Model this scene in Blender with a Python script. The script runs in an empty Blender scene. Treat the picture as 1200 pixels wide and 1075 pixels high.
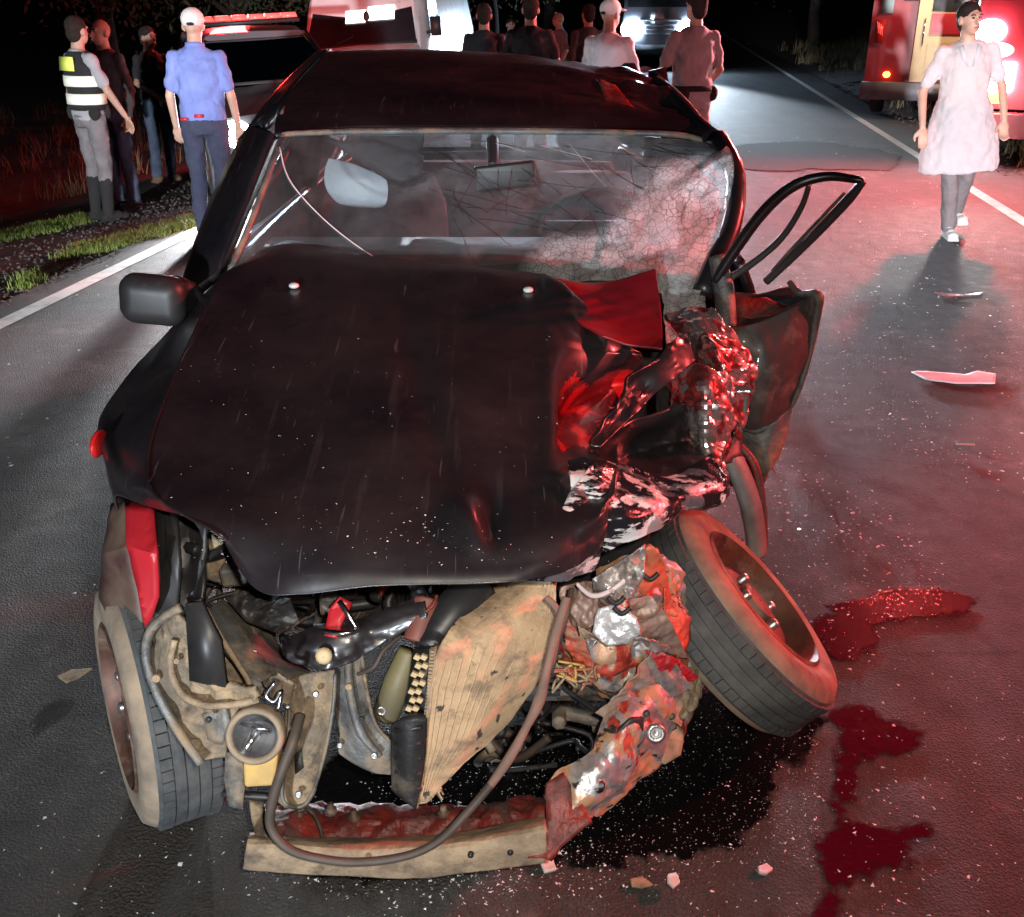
import bpy, bmesh, math, random
import numpy as np
from mathutils import Vector, Matrix, noise
from mathutils.geometry import tessellate_polygon
random.seed(7)
R = math.radians
scene = bpy.context.scene
col = scene.collection

# ------------------------------------------------------------------ camera
CAM_H, PITCH, FOC = 1.65, R(23.7), 1200.0
cam_data = bpy.data.cameras.new('camera')
cam_data.sensor_width = 36.0
cam_data.lens = 36.0
cam_data.clip_start = 0.05
cam_data.clip_end = 2000
cam = bpy.data.objects.new('camera', cam_data)
col.objects.link(cam)
cam.location = (0, 0, CAM_H)
cam.rotation_euler = (R(90) - PITCH, 0, 0)
scene.camera = cam

# ------------------------------------------------------------------ night sky, moon, exposure
world = bpy.data.worlds.new('World')
scene.world = world
world.use_nodes = True
wn = world.node_tree
sky = wn.nodes.new('ShaderNodeTexSky')
sky.sky_type = 'NISHITA'
sky.sun_disc = False
sky.sun_elevation = R(25)
sky.sun_rotation = R(200)
bg = wn.nodes['Background']
wn.links.new(sky.outputs[0], bg.inputs[0])
bg.inputs[1].default_value = 0.0006
moon_data = bpy.data.lights.new('moon', 'SUN')
moon_data.energy = 0.012
moon_data.angle = R(0.5)
moon_data.color = (0.75, 0.85, 1.0)
moon = bpy.data.objects.new('moon', moon_data)
col.objects.link(moon)
moon.rotation_euler = (R(50), 0, R(-30))
vs = scene.view_settings
vs.view_transform = 'Standard'
vs.look = 'None'
vs.exposure = 0.35
vs.gamma = 1.0
vs.use_curve_mapping = False
scene.render.engine = 'CYCLES'
cy = scene.cycles
cy.use_denoising = True
cy.max_bounces = 6
cy.diffuse_bounces = 3
cy.glossy_bounces = 4
cy.transmission_bounces = 4
cy.transparent_max_bounces = 12
cy.sample_clamp_indirect = 4.0
cy.caustics_reflective = False
cy.caustics_refractive = False

# ------------------------------------------------------------------ lamps' numbers (lamps are built with their vehicles)
P_TORCH = 135
P_BEHIND = 5500
P_RED = 3600
P_RED_BAR = 200
P_HEAD = 1900
P_FAR = 14000
P_FAR_FILL = 9000
P_CABIN_FILL = 5.0
P_TRUCK_WHITE = 1000
P_RED_FILL = 2300

def lamp(name, kind, loc, power, colr, aim=None, size=55, blend=0.6, radius=0.08, parent=None):
    d = bpy.data.lights.new(name, kind)
    d.energy = power
    d.color = colr
    if kind in ('SPOT', 'POINT'):
        d.shadow_soft_size = radius
    if kind == 'SPOT':
        d.spot_size = R(size)
        d.spot_blend = blend
    o = bpy.data.objects.new(name, d)
    col.objects.link(o)
    o.location = loc
    if aim is not None:
        o.rotation_euler = (Vector(aim) - Vector(loc)).to_track_quat('-Z', 'Y').to_euler()
    if parent is not None:
        o.parent = parent
        o.matrix_parent_inverse = wm(parent).inverted()
    return o

def basis(o):
    return Matrix.LocRotScale(o.location, o.rotation_euler, o.scale)
def wm(o):                              # world matrix without waiting for a depsgraph update
    if o is None: return Matrix.Identity(4)
    return wm(o.parent) @ o.matrix_parent_inverse @ basis(o)

# the photographer's phone torch and added unseen fill lamps behind the photographer
lamp('phone_torch', 'SPOT', (0.12, -0.05, 1.78), P_TORCH, (1.0, 0.90, 0.77), aim=(-0.05, 1.8, 0.35), size=75, blend=1.0, radius=0.03)
lamp('fill_behind', 'SPOT', (-2.2, -9.0, 1.1), P_BEHIND, (0.84, 0.92, 1.0), aim=(-1.6, 6, 0.95), size=26, blend=0.9, radius=0.2)

lamp('red_fill_beside', 'SPOT', (6.4, 3.6, 3.4), P_RED_FILL, (1.0, 0.09, 0.09), aim=(0.5, 2.5, 0.5), size=70, blend=0.8, radius=0.12)  # added unseen red lamp, placed to glint in the hood dent

lamp('fill_behind', 'SPOT', (-2.5, -9.0, 1.1), 14000, (0.92, 0.95, 1.0), aim=(-3.45, 9.6, 0.62), size=12, blend=0.8, radius=0.15)  # added narrow fill on the people at the left
lamp('fill_behind', 'SPOT', (-1.1, -9.0, 1.1), 24000, (0.95, 0.95, 1.0), aim=(3.35, 8.0, 0.75), size=8.5, blend=0.8, radius=0.15)  # added narrow fill on the woman in the coat

lamp('fill_behind', 'SPOT', (-2.5, -9.0, 1.25), 9000, (0.95, 0.95, 1.0), aim=(-1.9, 16.0, 1.9), size=7, blend=0.8, radius=0.15)  # added narrow fill on the white van

lamp('red_fill_beside', 'SPOT', (6.6, 0.9, 2.5), 1300, (1.0, 0.26, 0.27), aim=(0.0, 9.5, 1.5), size=46, blend=0.7, radius=0.12)  # added unseen red fill on the bystanders

# ------------------------------------------------------------------ helpers: photo directions, noise, meshes
CP, SP = math.cos(PITCH), math.sin(PITCH)
def ray(px, py):
    cx, cy_ = (px - 600) / FOC, (537.5 - py) / FOC
    return Vector((cx, CP + cy_ * SP, -SP + cy_ * CP))
def az(px, py, z):
    d = ray(px, py); t = (z - CAM_H) / d.z
    return Vector((0, 0, CAM_H)) + d * t
def ay(px, py, Y):
    d = ray(px, py); t = Y / d.y
    return Vector((0, 0, CAM_H)) + d * t
def slab(px, py, a=0.4585, s=0.19):      # meets the sloping plane z = a + s*y
    d = ray(px, py); t = (CAM_H - a) / (s * d.y - d.z)
    return Vector((0, 0, CAM_H)) + d * t

def basic_tag(o, label=None, cat=None, group=None, kind=None):
    if label: o['label'] = label
    if cat: o['category'] = cat
    if group: o['group'] = group
    if kind: o['kind'] = kind
    return o

def empty(name, loc, rz=0, rx=0, ry=0):
    o = bpy.data.objects.new(name, None)
    o.empty_display_size = 0.2
    col.objects.link(o)
    o.location = loc
    o.rotation_euler = (rx, ry, rz)
    return o

class MB:
    """collects shapes, links them as ONE mesh"""
    def __init__(s):
        s.v = []; s.f = []; s.mi = []
    def add(s, v, f, mi=0):
        n = len(s.v)
        s.v += [tuple(p) for p in v]
        s.f += [tuple(i + n for i in q) for q in f]
        s.mi += [mi] * len(f)
        return s
    def box(s, c, size, rot=None, mi=0, taper=1.0):
        hx, hy, hz = size[0] / 2, size[1] / 2, size[2] / 2
        pts = []
        for z in (-1, 1):
            k = taper if z > 0 else 1
            for x, y in ((-1, -1), (1, -1), (1, 1), (-1, 1)):
                pts.append(Vector((x * hx * k, y * hy * k, z * hz)))
        if rot is not None:
            pts = [rot @ p for p in pts]
        c = Vector(c)
        return s.add([p + c for p in pts], [(0, 3, 2, 1), (4, 5, 6, 7), (0, 1, 5, 4), (1, 2, 6, 5), (2, 3, 7, 6), (3, 0, 4, 7)], mi)
    def tube(s, pts, r, n=10, cap=True, mi=0, flat=1.0):
        pts = [Vector(p) for p in pts]
        rs = r if isinstance(r, (list, tuple)) else [r] * len(pts)
        v = []; f = []
        up = Vector((0, 0, 1))
        prev = None
        for i, p in enumerate(pts):
            t = (pts[min(i + 1, len(pts) - 1)] - pts[max(i - 1, 0)])
            if t.length < 1e-9: t = Vector((0, 0, 1))
            t.normalize()
            if prev is None:
                a = up if abs(t.z) < 0.9 else Vector((1, 0, 0))
                u = t.cross(a).normalized()
            else:
                u = (prev - t * prev.dot(t))
                u = u.normalized() if u.length > 1e-6 else t.cross(up).normalized()
            prev = u
            w = t.cross(u)
            for k in range(n):
                a = 2 * math.pi * k / n
                v.append(p + u * math.cos(a) * rs[i] + w * math.sin(a) * rs[i] * flat)
        for i in range(len(pts) - 1):
            for k in range(n):
                f.append((i * n + k, i * n + (k + 1) % n, (i + 1) * n + (k + 1) % n, (i + 1) * n + k))
        if cap:
            f.append(tuple(reversed(range(n))))
            f.append(tuple((len(pts) - 1) * n + k for k in range(n)))
        return s.add(v, f, mi)
    def capsule(s, a, b, ra, rb, n=12):
        a = Vector(a); b = Vector(b); d = (b - a)
        L = d.length or 1e-6
        d = d / L
        P = []; Q = []
        for k in (90, 60, 30):
            P.append(a - d * ra * math.sin(R(k))); Q.append(max(ra * math.cos(R(k)), 1e-4))
        P.append(a); Q.append(ra); P.append(b); Q.append(rb)
        for k in (30, 60, 90):
            P.append(b + d * rb * math.sin(R(k))); Q.append(max(rb * math.cos(R(k)), 1e-4))
        return s.tube(P, Q, n)
    def ell(s, c, r, nu=14, nv=9, rot=None, mi=0):
        v = []; f = []
        c = Vector(c)
        for j in range(nv + 1):
            ph = math.pi * j / nv
            for i in range(nu):
                th = 2 * math.pi * i / nu
                rr = max(math.sin(ph), 1e-3)
                p = Vector((r[0] * rr * math.cos(th), r[1] * rr * math.sin(th), r[2] * math.cos(ph)))
                if rot is not None: p = rot @ p
                v.append(c + p)
        for j in range(nv):
            for i in range(nu):
                f.append((j * nu + i, (j + 1) * nu + i, (j + 1) * nu + (i + 1) % nu, j * nu + (i + 1) % nu))
        f.append(tuple(range(nu)))
        f.append(tuple(reversed([nv * nu + i for i in range(nu)])))
        return s.add(v, f, mi)
    def rings(s, rg, n=20):               # horizontal ellipse stack: (z, rx, ry, cx, cy)
        v = []; f = []
        for (z, rx, ry, cx, cy_) in rg:
            for k in range(n):
                a = 2 * math.pi * k / n
                v.append((cx + rx * math.cos(a), cy_ + ry * math.sin(a), z))
        for i in range(len(rg) - 1):
            for k in range(n):
                f.append((i * n + k, i * n + (k + 1) % n, (i + 1) * n + (k + 1) % n, (i + 1) * n + k))
        f.append(tuple(reversed(range(n))))
        f.append(tuple((len(rg) - 1) * n + k for k in range(n)))
        return s.add(v, f)
    def lathe(s, prof, origin, axis, n=40, closed=False, mi=0):   # prof: (radius, along axis)
        axis = Vector(axis).normalized()
        a = Vector((0, 0, 1)) if abs(axis.z) < 0.9 else Vector((0, 1, 0))
        u = axis.cross(a).normalized(); w = axis.cross(u)
        o = Vector(origin)
        v = []; f = []
        for (r, h) in prof:
            for k in range(n):
                t = 2 * math.pi * k / n
                v.append(o + axis * h + (u * math.cos(t) + w * math.sin(t)) * max(r, 1e-4))
        m = len(prof)
        for i in range(m if closed else m - 1):
            j = (i + 1) % m
            for k in range(n):
                f.append((i * n + k, j * n + k, j * n + (k + 1) % n, i * n + (k + 1) % n))
        return s.add(v, f, mi)
    def prism(s, poly, d, mi=0):           # closed polygon (3D) pushed by vector d
        poly = [Vector(p) for p in poly]; d = Vector(d); n = len(poly)
        v = poly + [p + d for p in poly]
        tri = tessellate_polygon([poly])
        f = [tuple(t) for t in tri] + [tuple(n + i for i in reversed(t)) for t in tri]
        f += [(i, n + i, n + (i + 1) % n, (i + 1) % n) for i in range(n)]
        return s.add(v, f, mi)
    def build(s, name, mat, parent=None, smooth=True, loc=None, keep_world=False, fix=True, auto=None):
        me = bpy.data.meshes.new(name)
        me.from_pydata(s.v, [], s.f)
        mats = mat if isinstance(mat, (list, tuple)) else [mat]
        for m in mats: me.materials.append(m)
        if len(mats) > 1:
            me.polygons.foreach_set('material_index', s.mi)
        if fix:
            bm = bmesh.new(); bm.from_mesh(me)
            bmesh.ops.recalc_face_normals(bm, faces=bm.faces)
            bm.to_mesh(me); bm.free()
        if smooth:
            me.polygons.foreach_set('use_smooth', [True] * len(me.polygons))
            if auto is not None:
                try: me.set_sharp_from_angle(angle=R(auto))
                except Exception: pass
        me.update()
        o = bpy.data.objects.new(name, me)
        col.objects.link(o)
        if parent is not None:
            o.parent = parent
            if keep_world:
                o.matrix_parent_inverse = wm(parent).inverted()
        return o

def catmull(P, n):
    """P: (k,3) control points -> n points on a Catmull-Rom curve through them"""
    P = np.asarray(P, float); k = len(P)
    t = np.linspace(0, k - 1, n)
    i = np.minimum(t.astype(int), k - 2); u = (t - i)[:, None]
    p0 = P[np.maximum(i - 1, 0)]; p1 = P[i]; p2 = P[i + 1]; p3 = P[np.minimum(i + 2, k - 1)]
    return 0.5 * ((2 * p1) + (-p0 + p2) * u + (2 * p0 - 5 * p1 + 4 * p2 - p3) * u ** 2 + (-p0 + 3 * p1 - 3 * p2 + p3) * u ** 3)

def curve(pts, n=30):
    return [Vector(p) for p in catmull([tuple(p) for p in pts], n)]

def grid_points(rows, nu, nv):
    A = np.array([catmull([tuple(p) for p in r], nu) for r in rows])
    B = np.array([catmull(A[:, j], nv) for j in range(nu)])
    return B.transpose(1, 0, 2)

def patch(name, rows, nu, nv, mat, parent=None, disp=None, thick=0.004, smooth=True, keep_world=True, attr=None, sharp=None):
    G = grid_points(rows, nu, nv)
    if disp:
        du = np.gradient(G, axis=1); dv = np.gradient(G, axis=0)
        N = np.cross(du, dv); N /= (np.linalg.norm(N, axis=2, keepdims=True) + 1e-9)
        for j in range(nv):
            for i in range(nu):
                G[j, i] += N[j, i] * disp(Vector(G[j, i]), i / (nu - 1), j / (nv - 1))
    mb = MB()
    mb.add(G.reshape(-1, 3), [(j * nu + i, j * nu + i + 1, (j + 1) * nu + i + 1, (j + 1) * nu + i) for j in range(nv - 1) for i in range(nu - 1)])
    o = mb.build(name, mat, parent, smooth, keep_world=keep_world, fix=False)
    if sharp: o.data.set_sharp_from_angle(angle=R(sharp))
    uv = o.data.uv_layers.new(name='uv')
    vi = np.empty(len(o.data.loops), int); o.data.loops.foreach_get('vertex_index', vi)
    uvs = np.stack([(vi % nu) / (nu - 1), (vi // nu) / (nv - 1)], 1)
    uv.data.foreach_set('uv', uvs.ravel())
    if attr:
        at = o.data.attributes.new(attr[0], 'FLOAT', 'POINT')
        vals = [attr[1](i / (nu - 1), j / (nv - 1)) for j in range(nv) for i in range(nu)]
        at.data.foreach_set('value', vals)
    if thick:
        m = o.modifiers.new('thickness', 'SOLIDIFY'); m.thickness = thick; m.offset = 0
    return o

def facet(p):
    """piecewise linear noise over a lattice of tetrahedra: flat facets meeting in creases, as in crushed sheet metal"""
    i = [math.floor(c) for c in p]; f = [p[k] - i[k] for k in range(3)]
    order = sorted(range(3), key=lambda k: -f[k])
    c = [i[0], i[1], i[2]]
    prev = 1.0; s = 0.0
    for k in order:
        s += (prev - f[k]) * noise.cell(Vector((c[0] + .5, c[1] + .5, c[2] + .5)))
        prev = f[k]; c[k] += 1
    return s + prev * noise.cell(Vector((c[0] + .5, c[1] + .5, c[2] + .5)))
def crumple(amp, f, seed=0.0, sharp=True):
    rot = Matrix.Rotation(.6 + seed, 3, 'Z') @ Matrix.Rotation(.9 + seed * .7, 3, 'X')
    def fc(p, u=0, v=0):
        q = rot @ Vector(p)
        q = Vector((q.x * f + seed, q.y * f - seed * 2, q.z * f + seed * 3))
        return amp * (.95 * facet(q) + .45 * facet(q * 2.7 + Vector((3.3, 1.7, .4))) + .2 * facet(q * 6.1))
    if sharp: return fc
    return smooth_crumple(amp, f, seed)
def smooth_crumple(amp, f, seed=0.0, sharp=False):
    def fn(p, u=0, v=0):
        q = Vector((p.x * f + seed, p.y * f - seed * 2, p.z * f + seed * 3))
        a = noise.noise(q)
        if sharp:
            a = 0.5 - abs(a) * 2
            a += 0.5 * (0.5 - abs(noise.noise(q * 2.3)) * 2)
        else:
            a += 0.5 * noise.noise(q * 2.3)
        return a * amp
    return fn

def plate(name, pts, thick, mat, parent=None, amp=0.0, f=8, seed=0, cuts=0, push=None, smooth=True, keep_world=True, bevel=0.0):
    """sheet-metal piece: outline in 3D, subdivided, crumpled and given thickness"""
    pts = [Vector(p) for p in pts]
    tri = tessellate_polygon([pts])
    bm = bmesh.new()
    vs_ = [bm.verts.new(p) for p in pts]
    for t in tri:
        try: bm.faces.new([vs_[i] for i in t])
        except ValueError: pass
    if cuts:
        for _ in range(cuts):
            bmesh.ops.subdivide_edges(bm, edges=bm.edges[:], cuts=1, use_grid_fill=True)
            bmesh.ops.beautify_fill(bm, faces=bm.faces[:], edges=bm.edges[:])
    bmesh.ops.recalc_face_normals(bm, faces=bm.faces[:])
    n = Vector((0, 0, 0))
    for fc in bm.faces:
        n += fc.normal * fc.calc_area()
    n = n.normalized() if n.length > 0 else Vector((0, -1, 0))
    if n.y > 0:
        n = -n
        bmesh.ops.reverse_faces(bm, faces=bm.faces[:])
    if amp:
        fn = crumple(amp, f, seed)
        for v in bm.verts:
            v.co += n * fn(v.co)
    me = bpy.data.meshes.new(name); bm.to_mesh(me); bm.free()
    me.materials.append(mat)
    if smooth:
        me.polygons.foreach_set('use_smooth', [True] * len(me.polygons))
        if amp: me.set_sharp_from_angle(angle=R(24))
    o = bpy.data.objects.new(name, me); col.objects.link(o)
    if parent is not None:
        o.parent = parent
        if keep_world: o.matrix_parent_inverse = wm(parent).inverted()
    m = o.modifiers.new('thickness', 'SOLIDIFY'); m.thickness = thick; m.offset = -1
    if bevel:
        b = o.modifiers.new('bevel', 'BEVEL'); b.width = bevel; b.segments = 2; b.limit_method = 'ANGLE'
    return o

def fold_strip(name, pts, side, w, amp, mat, parent, seed=0, thick=0.003):
    """thin sheet folded like an accordion along a line: flat facets, sharp creases"""
    rr = random.Random(seed)
    side = Vector(side).normalized(); n = len(pts)
    t = (Vector(pts[-1]) - Vector(pts[0])).normalized(); nrm = t.cross(side).normalized()
    if nrm.y > 0: nrm = -nrm
    v = []; f = []
    for i, p in enumerate(pts):
        k = amp * (1 if i % 2 else -1) * rr.uniform(.5, 1.2)
        for j, s_ in enumerate((-.5, 0, .5)):
            v.append(Vector(p) + side * w * s_ * rr.uniform(.75, 1.2) + nrm * (k + amp * .5 * rr.uniform(-1, 1)) + t * rr.uniform(-.01, .01))
    for i in range(n - 1):
        for j in range(2):
            a = i * 3 + j
            f += [(a, a + 1, a + 4), (a, a + 4, a + 3)] if (i + j) % 2 else [(a, a + 1, a + 3), (a + 1, a + 4, a + 3)]
    mb = MB(); mb.add(v, f)
    o = mb.build(name, mat, parent, smooth=False, keep_world=True, fix=False)
    m = o.modifiers.new('thickness', 'SOLIDIFY'); m.thickness = thick; m.offset = 0
    return o

# ------------------------------------------------------------------ materials
def rgb(c): return (c[0], c[1], c[2], 1.0) if not isinstance(c, (int, float)) else (c, c, c, 1.0)
def newmat(name):
    m = bpy.data.materials.new(name); m.use_nodes = True
    nt = m.node_tree
    return m, nt, nt.nodes['Principled BSDF']
def nnode(nt, typ, **kw):
    n = nt.nodes.new(typ)
    for k, v in kw.items():
        if k.startswith('_'): setattr(n, k[1:], v)
        else: n.inputs[k.replace('_', ' ')].default_value = v
    return n
def mixc(nt, fac, a, b, blend='MIX'):
    n = nt.nodes.new('ShaderNodeMix'); n.data_type = 'RGBA'; n.blend_type = blend
    for sock, val in ((n.inputs[0], fac), (n.inputs[6], a), (n.inputs[7], b)):
        if hasattr(val, 'links'): nt.links.new(val, sock)
        elif sock == n.inputs[0]: sock.default_value = val
        else: sock.default_value = rgb(val)
    return n.outputs[2]
def ramp(nt, src, lo, hi, a=0.0, b=1.0):
    n = nt.nodes.new('ShaderNodeMapRange')
    n.inputs[1].default_value = lo; n.inputs[2].default_value = hi
    n.inputs[3].default_value = a; n.inputs[4].default_value = b
    nt.links.new(src, n.inputs[0])
    return n.outputs[0]
def coords(nt, scale=(1, 1, 1), kind='Object', rot=(0, 0, 0)):
    t = nt.nodes.new('ShaderNodeTexCoord')
    mp = nt.nodes.new('ShaderNodeMapping')
    mp.inputs['Scale'].default_value = scale
    mp.inputs['Rotation'].default_value = rot
    nt.links.new(t.outputs[kind], mp.inputs[0])
    return mp.outputs[0]
def noise_tex(nt, vec, scale, detail=4, rough=0.55):
    n = nt.nodes.new('ShaderNodeTexNoise')
    n.inputs['Scale'].default_value = scale; n.inputs['Detail'].default_value = detail; n.inputs['Roughness'].default_value = rough
    nt.links.new(vec, n.inputs['Vector'])
    return n.outputs['Fac']
def voro(nt, vec, scale, feat='F1'):
    n = nt.nodes.new('ShaderNodeTexVoronoi'); n.feature = feat
    n.inputs['Scale'].default_value = scale
    nt.links.new(vec, n.inputs['Vector'])
    return n.outputs[0]
def bump(nt, bsdf, src, strength, dist=0.01, prev=None):
    b = nt.nodes.new('ShaderNodeBump')
    b.inputs['Strength'].default_value = strength; b.inputs['Distance'].default_value = dist
    nt.links.new(src, b.inputs['Height'])
    if prev is not None: nt.links.new(prev, b.inputs['Normal'])
    nt.links.new(b.outputs[0], bsdf.inputs['Normal'])
    return b.outputs[0]

def pmat(name, c1, c2=None, scale=6, rough=0.5, rough2=None, metal=0.0, bmp=0.0, bscale=40, dirt=None, dirt_amt=0.5, dirt_scale=5, coat=0.0, spec=0.5, lo=0.35, hi=0.65):
    m, nt, b = newmat(name)
    v = coords(nt)
    b.inputs['Metallic'].default_value = metal
    b.inputs['Coat Weight'].default_value = coat
    b.inputs['Specular IOR Level'].default_value = spec
    n = noise_tex(nt, v, scale, 6, 0.6)
    f = ramp(nt, n, lo, hi)
    out = mixc(nt, f, c1, c2 if c2 is not None else tuple(x * 0.7 for x in (c1 if not isinstance(c1, (int, float)) else (c1,) * 3)))
    rg = ramp(nt, n, 0.3, 0.7, rough, rough2 if rough2 is not None else min(1, rough + 0.12))
    if dirt is not None:
        dn = noise_tex(nt, v, dirt_scale, 8, 0.7)
        df = ramp(nt, dn, 0.62 - dirt_amt * 0.4, 0.78 - dirt_amt * 0.3)
        out = mixc(nt, df, out, dirt)
        mr = nt.nodes.new('ShaderNodeMix'); mr.data_type = 'FLOAT'
        nt.links.new(df, mr.inputs[0]); nt.links.new(rg, mr.inputs[2]); mr.inputs[3].default_value = 0.85
        rg = mr.outputs[0]
        if metal:
            mm = ramp(nt, df, 0, 1, metal, 0.0); nt.links.new(mm, b.inputs['Metallic'])
    nt.links.new(out, b.inputs['Base Color'])
    nt.links.new(rg, b.inputs['Roughness'])
    if bmp: bump(nt, b, noise_tex(nt, v, bscale, 5, 0.6), bmp)
    return m

def emat(name, c, strength):
    m, nt, b = newmat(name)
    b.inputs['Base Color'].default_value = rgb(c)
    b.inputs['Emission Color'].default_value = rgb(c)
    b.inputs['Emission Strength'].default_value = strength
    b.inputs['Roughness'].default_value = 0.2
    return m

def glassmat(name, tint=(0.9, 0.95, 1.0), haze=0.08, hazec=(0.5, 0.5, 0.5), rough=0.03, solid=None):
    m, nt, b = newmat(name)
    nt.nodes.remove(b)
    out = nt.nodes['Material Output']
    tr = nnode(nt, 'ShaderNodeBsdfTransparent'); tr.inputs[0].default_value = rgb(tint)
    gl = nnode(nt, 'ShaderNodeBsdfGlossy'); gl.inputs['Roughness'].default_value = rough; gl.inputs[0].default_value = rgb(0.9)
    fr = nnode(nt, 'ShaderNodeFresnel'); fr.inputs[0].default_value = 1.45
    mx = nt.nodes.new('ShaderNodeMixShader')
    nt.links.new(fr.outputs[0], mx.inputs[0]); nt.links.new(tr.outputs[0], mx.inputs[1]); nt.links.new(gl.outputs[0], mx.inputs[2])
    df = nnode(nt, 'ShaderNodeBsdfDiffuse'); df.inputs[0].default_value = rgb(hazec)
    tl = nnode(nt, 'ShaderNodeBsdfTranslucent'); tl.inputs[0].default_value = rgb(hazec)
    ad = nt.nodes.new('ShaderNodeMixShader'); ad.inputs[0].default_value = 0.5
    nt.links.new(df.outputs[0], ad.inputs[1]); nt.links.new(tl.outputs[0], ad.inputs[2])
    v = coords(nt)
    dn = noise_tex(nt, v, 7, 6, 0.65)
    f = ramp(nt, dn, 0.25, 0.8, haze * 0.4, haze * 1.6)
    m2 = nt.nodes.new('ShaderNodeMixShader')
    nt.links.new(f, m2.inputs[0]); nt.links.new(mx.outputs[0], m2.inputs[1]); nt.links.new(ad.outputs[0], m2.inputs[2])
    nt.links.new(m2.outputs[0], out.inputs[0])
    return m

def paint_black():
    m, nt, b = newmat('black car paint')
    v = coords(nt)
    dn = noise_tex(nt, v, 3.2, 8, 0.68)
    dust = ramp(nt, dn, 0.30, 0.90)
    streak = noise_tex(nt, coords(nt, (38, 3, 3)), 1.0, 4, 0.6)
    st = ramp(nt, streak, 0.60, 0.72)
    sc = ramp(nt, noise_tex(nt, coords(nt, (90, 5, 8), rot=(0, 0, 0.35)), 1.0, 2, 0.5), 0.70, 0.74)
    c = mixc(nt, dust, (0.009, 0.008, 0.011), (0.030, 0.023, 0.024))
    c = mixc(nt, ramp(nt, st, 0, 1, 0, 0.25), c, (0.07, 0.06, 0.06))
    c = mixc(nt, ramp(nt, sc, 0, 1, 0, 0.16), c, (0.30, 0.28, 0.28))
    nt.links.new(c, b.inputs['Base Color'])
    nt.links.new(ramp(nt, dn, 0.35, 0.72, 0.26, 0.55), b.inputs['Roughness'])
    b.inputs['Coat Weight'].default_value = 0.6
    b.inputs['Coat Roughness'].default_value = 0.20
    bump(nt, b, noise_tex(nt, v, 9, 3), 0.06, 0.02)
    return m

def paint_scraped():
    m, nt, b = newmat('scraped black paint')
    v = coords(nt)
    n1 = noise_tex(nt, coords(nt, (1.0, 2.2, 1.0)), 6, 8, 0.66)
    sc = ramp(nt, n1, 0.54, 0.575)
    n2 = noise_tex(nt, coords(nt, (1, 2, 4), rot=(0, .5, 0)), 8, 7, 0.66)
    wh = ramp(nt, n2, 0.53, 0.56)
    c = mixc(nt, sc, (0.012, 0.012, 0.015), (0.22, 0.22, 0.25))
    c = mixc(nt, wh, c, (0.68, 0.66, 0.68))
    nt.links.new(c, b.inputs['Base Color'])
    nt.links.new(ramp(nt, sc, 0, 1, 0.22, 0.42), b.inputs['Roughness'])
    nt.links.new(ramp(nt, sc, 0, 1, 0.0, 0.7), b.inputs['Metallic'])
    bump(nt, b, n1, 0.35, 0.01)
    return m

def torn_metal():
    m, nt, b = newmat('torn bare metal')
    v = coords(nt)
    n1 = noise_tex(nt, v, 13, 7, 0.65)
    n2 = noise_tex(nt, coords(nt, (2, 1, 1), rot=(0, .6, .3)), 9, 6, 0.6)
    c = mixc(nt, ramp(nt, n1, 0.47, 0.52), (0.46, 0.46, 0.48), (0.44, 0.25, 0.15))
    c = mixc(nt, ramp(nt, n2, 0.56, 0.60), c, (0.50, 0.06, 0.04))
    c = mixc(nt, ramp(nt, noise_tex(nt, coords(nt, (1, 1, 2.2), rot=(.4, .2, 0)), 18, 6), 0.61, 0.65), c, (0.03, 0.028, 0.026))
    nt.links.new(c, b.inputs['Base Color'])
    nt.links.new(ramp(nt, n1, 0.44, 0.54, 0.75, 0.1), b.inputs['Metallic'])
    nt.links.new(ramp(nt, n2, 0.3, 0.7, 0.28, 0.6), b.inputs['Roughness'])
    bump(nt, b, n1, 0.5, 0.01)
    return m

def asphalt():
    m, nt, b = newmat('asphalt')
    v = coords(nt)
    big = noise_tex(nt, v, 0.7, 5, 0.6)
    mid = noise_tex(nt, v, 9, 6, 0.7)
    vo = voro(nt, v, 150)
    fine = noise_tex(nt, v, 220, 3, 0.7)
    c = mixc(nt, ramp(nt, fine, 0.35, 0.68), (0.034, 0.032, 0.032), (0.118, 0.105, 0.097))
    c = mixc(nt, ramp(nt, mid, 0.35, 0.7, 0.0, 0.55), c, (0.05, 0.047, 0.045))
    c = mixc(nt, ramp(nt, big, 0.4, 0.65, 0.0, 0.5), c, (0.03, 0.028, 0.027))
    lanes = noise_tex(nt, coords(nt, (1.3, .12, 1), rot=(0, 0, .13)), 1.6, 5, 0.6)
    c = mixc(nt, ramp(nt, lanes, 0.35, 0.65, 0.0, 0.45), c, (0.022, 0.021, 0.021))
    worn = noise_tex(nt, v, 2.6, 7, 0.75)
    c = mixc(nt, ramp(nt, worn, 0.55, 0.72, 0.0, 0.5), c, (0.16, 0.145, 0.135))
    cr = voro(nt, coords(nt, (.5, .8, 1)), 0.9, 'DISTANCE_TO_EDGE')
    c = mixc(nt, ramp(nt, cr, 0.0, 0.010, 0.25, 0.0), c, (0.012, 0.011, 0.011))
    nt.links.new(c, b.inputs['Base Color'])
    nt.links.new(ramp(nt, mid, 0.3, 0.7, 0.72, 0.92), b.inputs['Roughness'])
    b.inputs['Specular IOR Level'].default_value = 0.25
    p = bump(nt, b, vo, 0.7, 0.005)
    bump(nt, b, fine, 0.7, 0.004, p)
    return m

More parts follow.
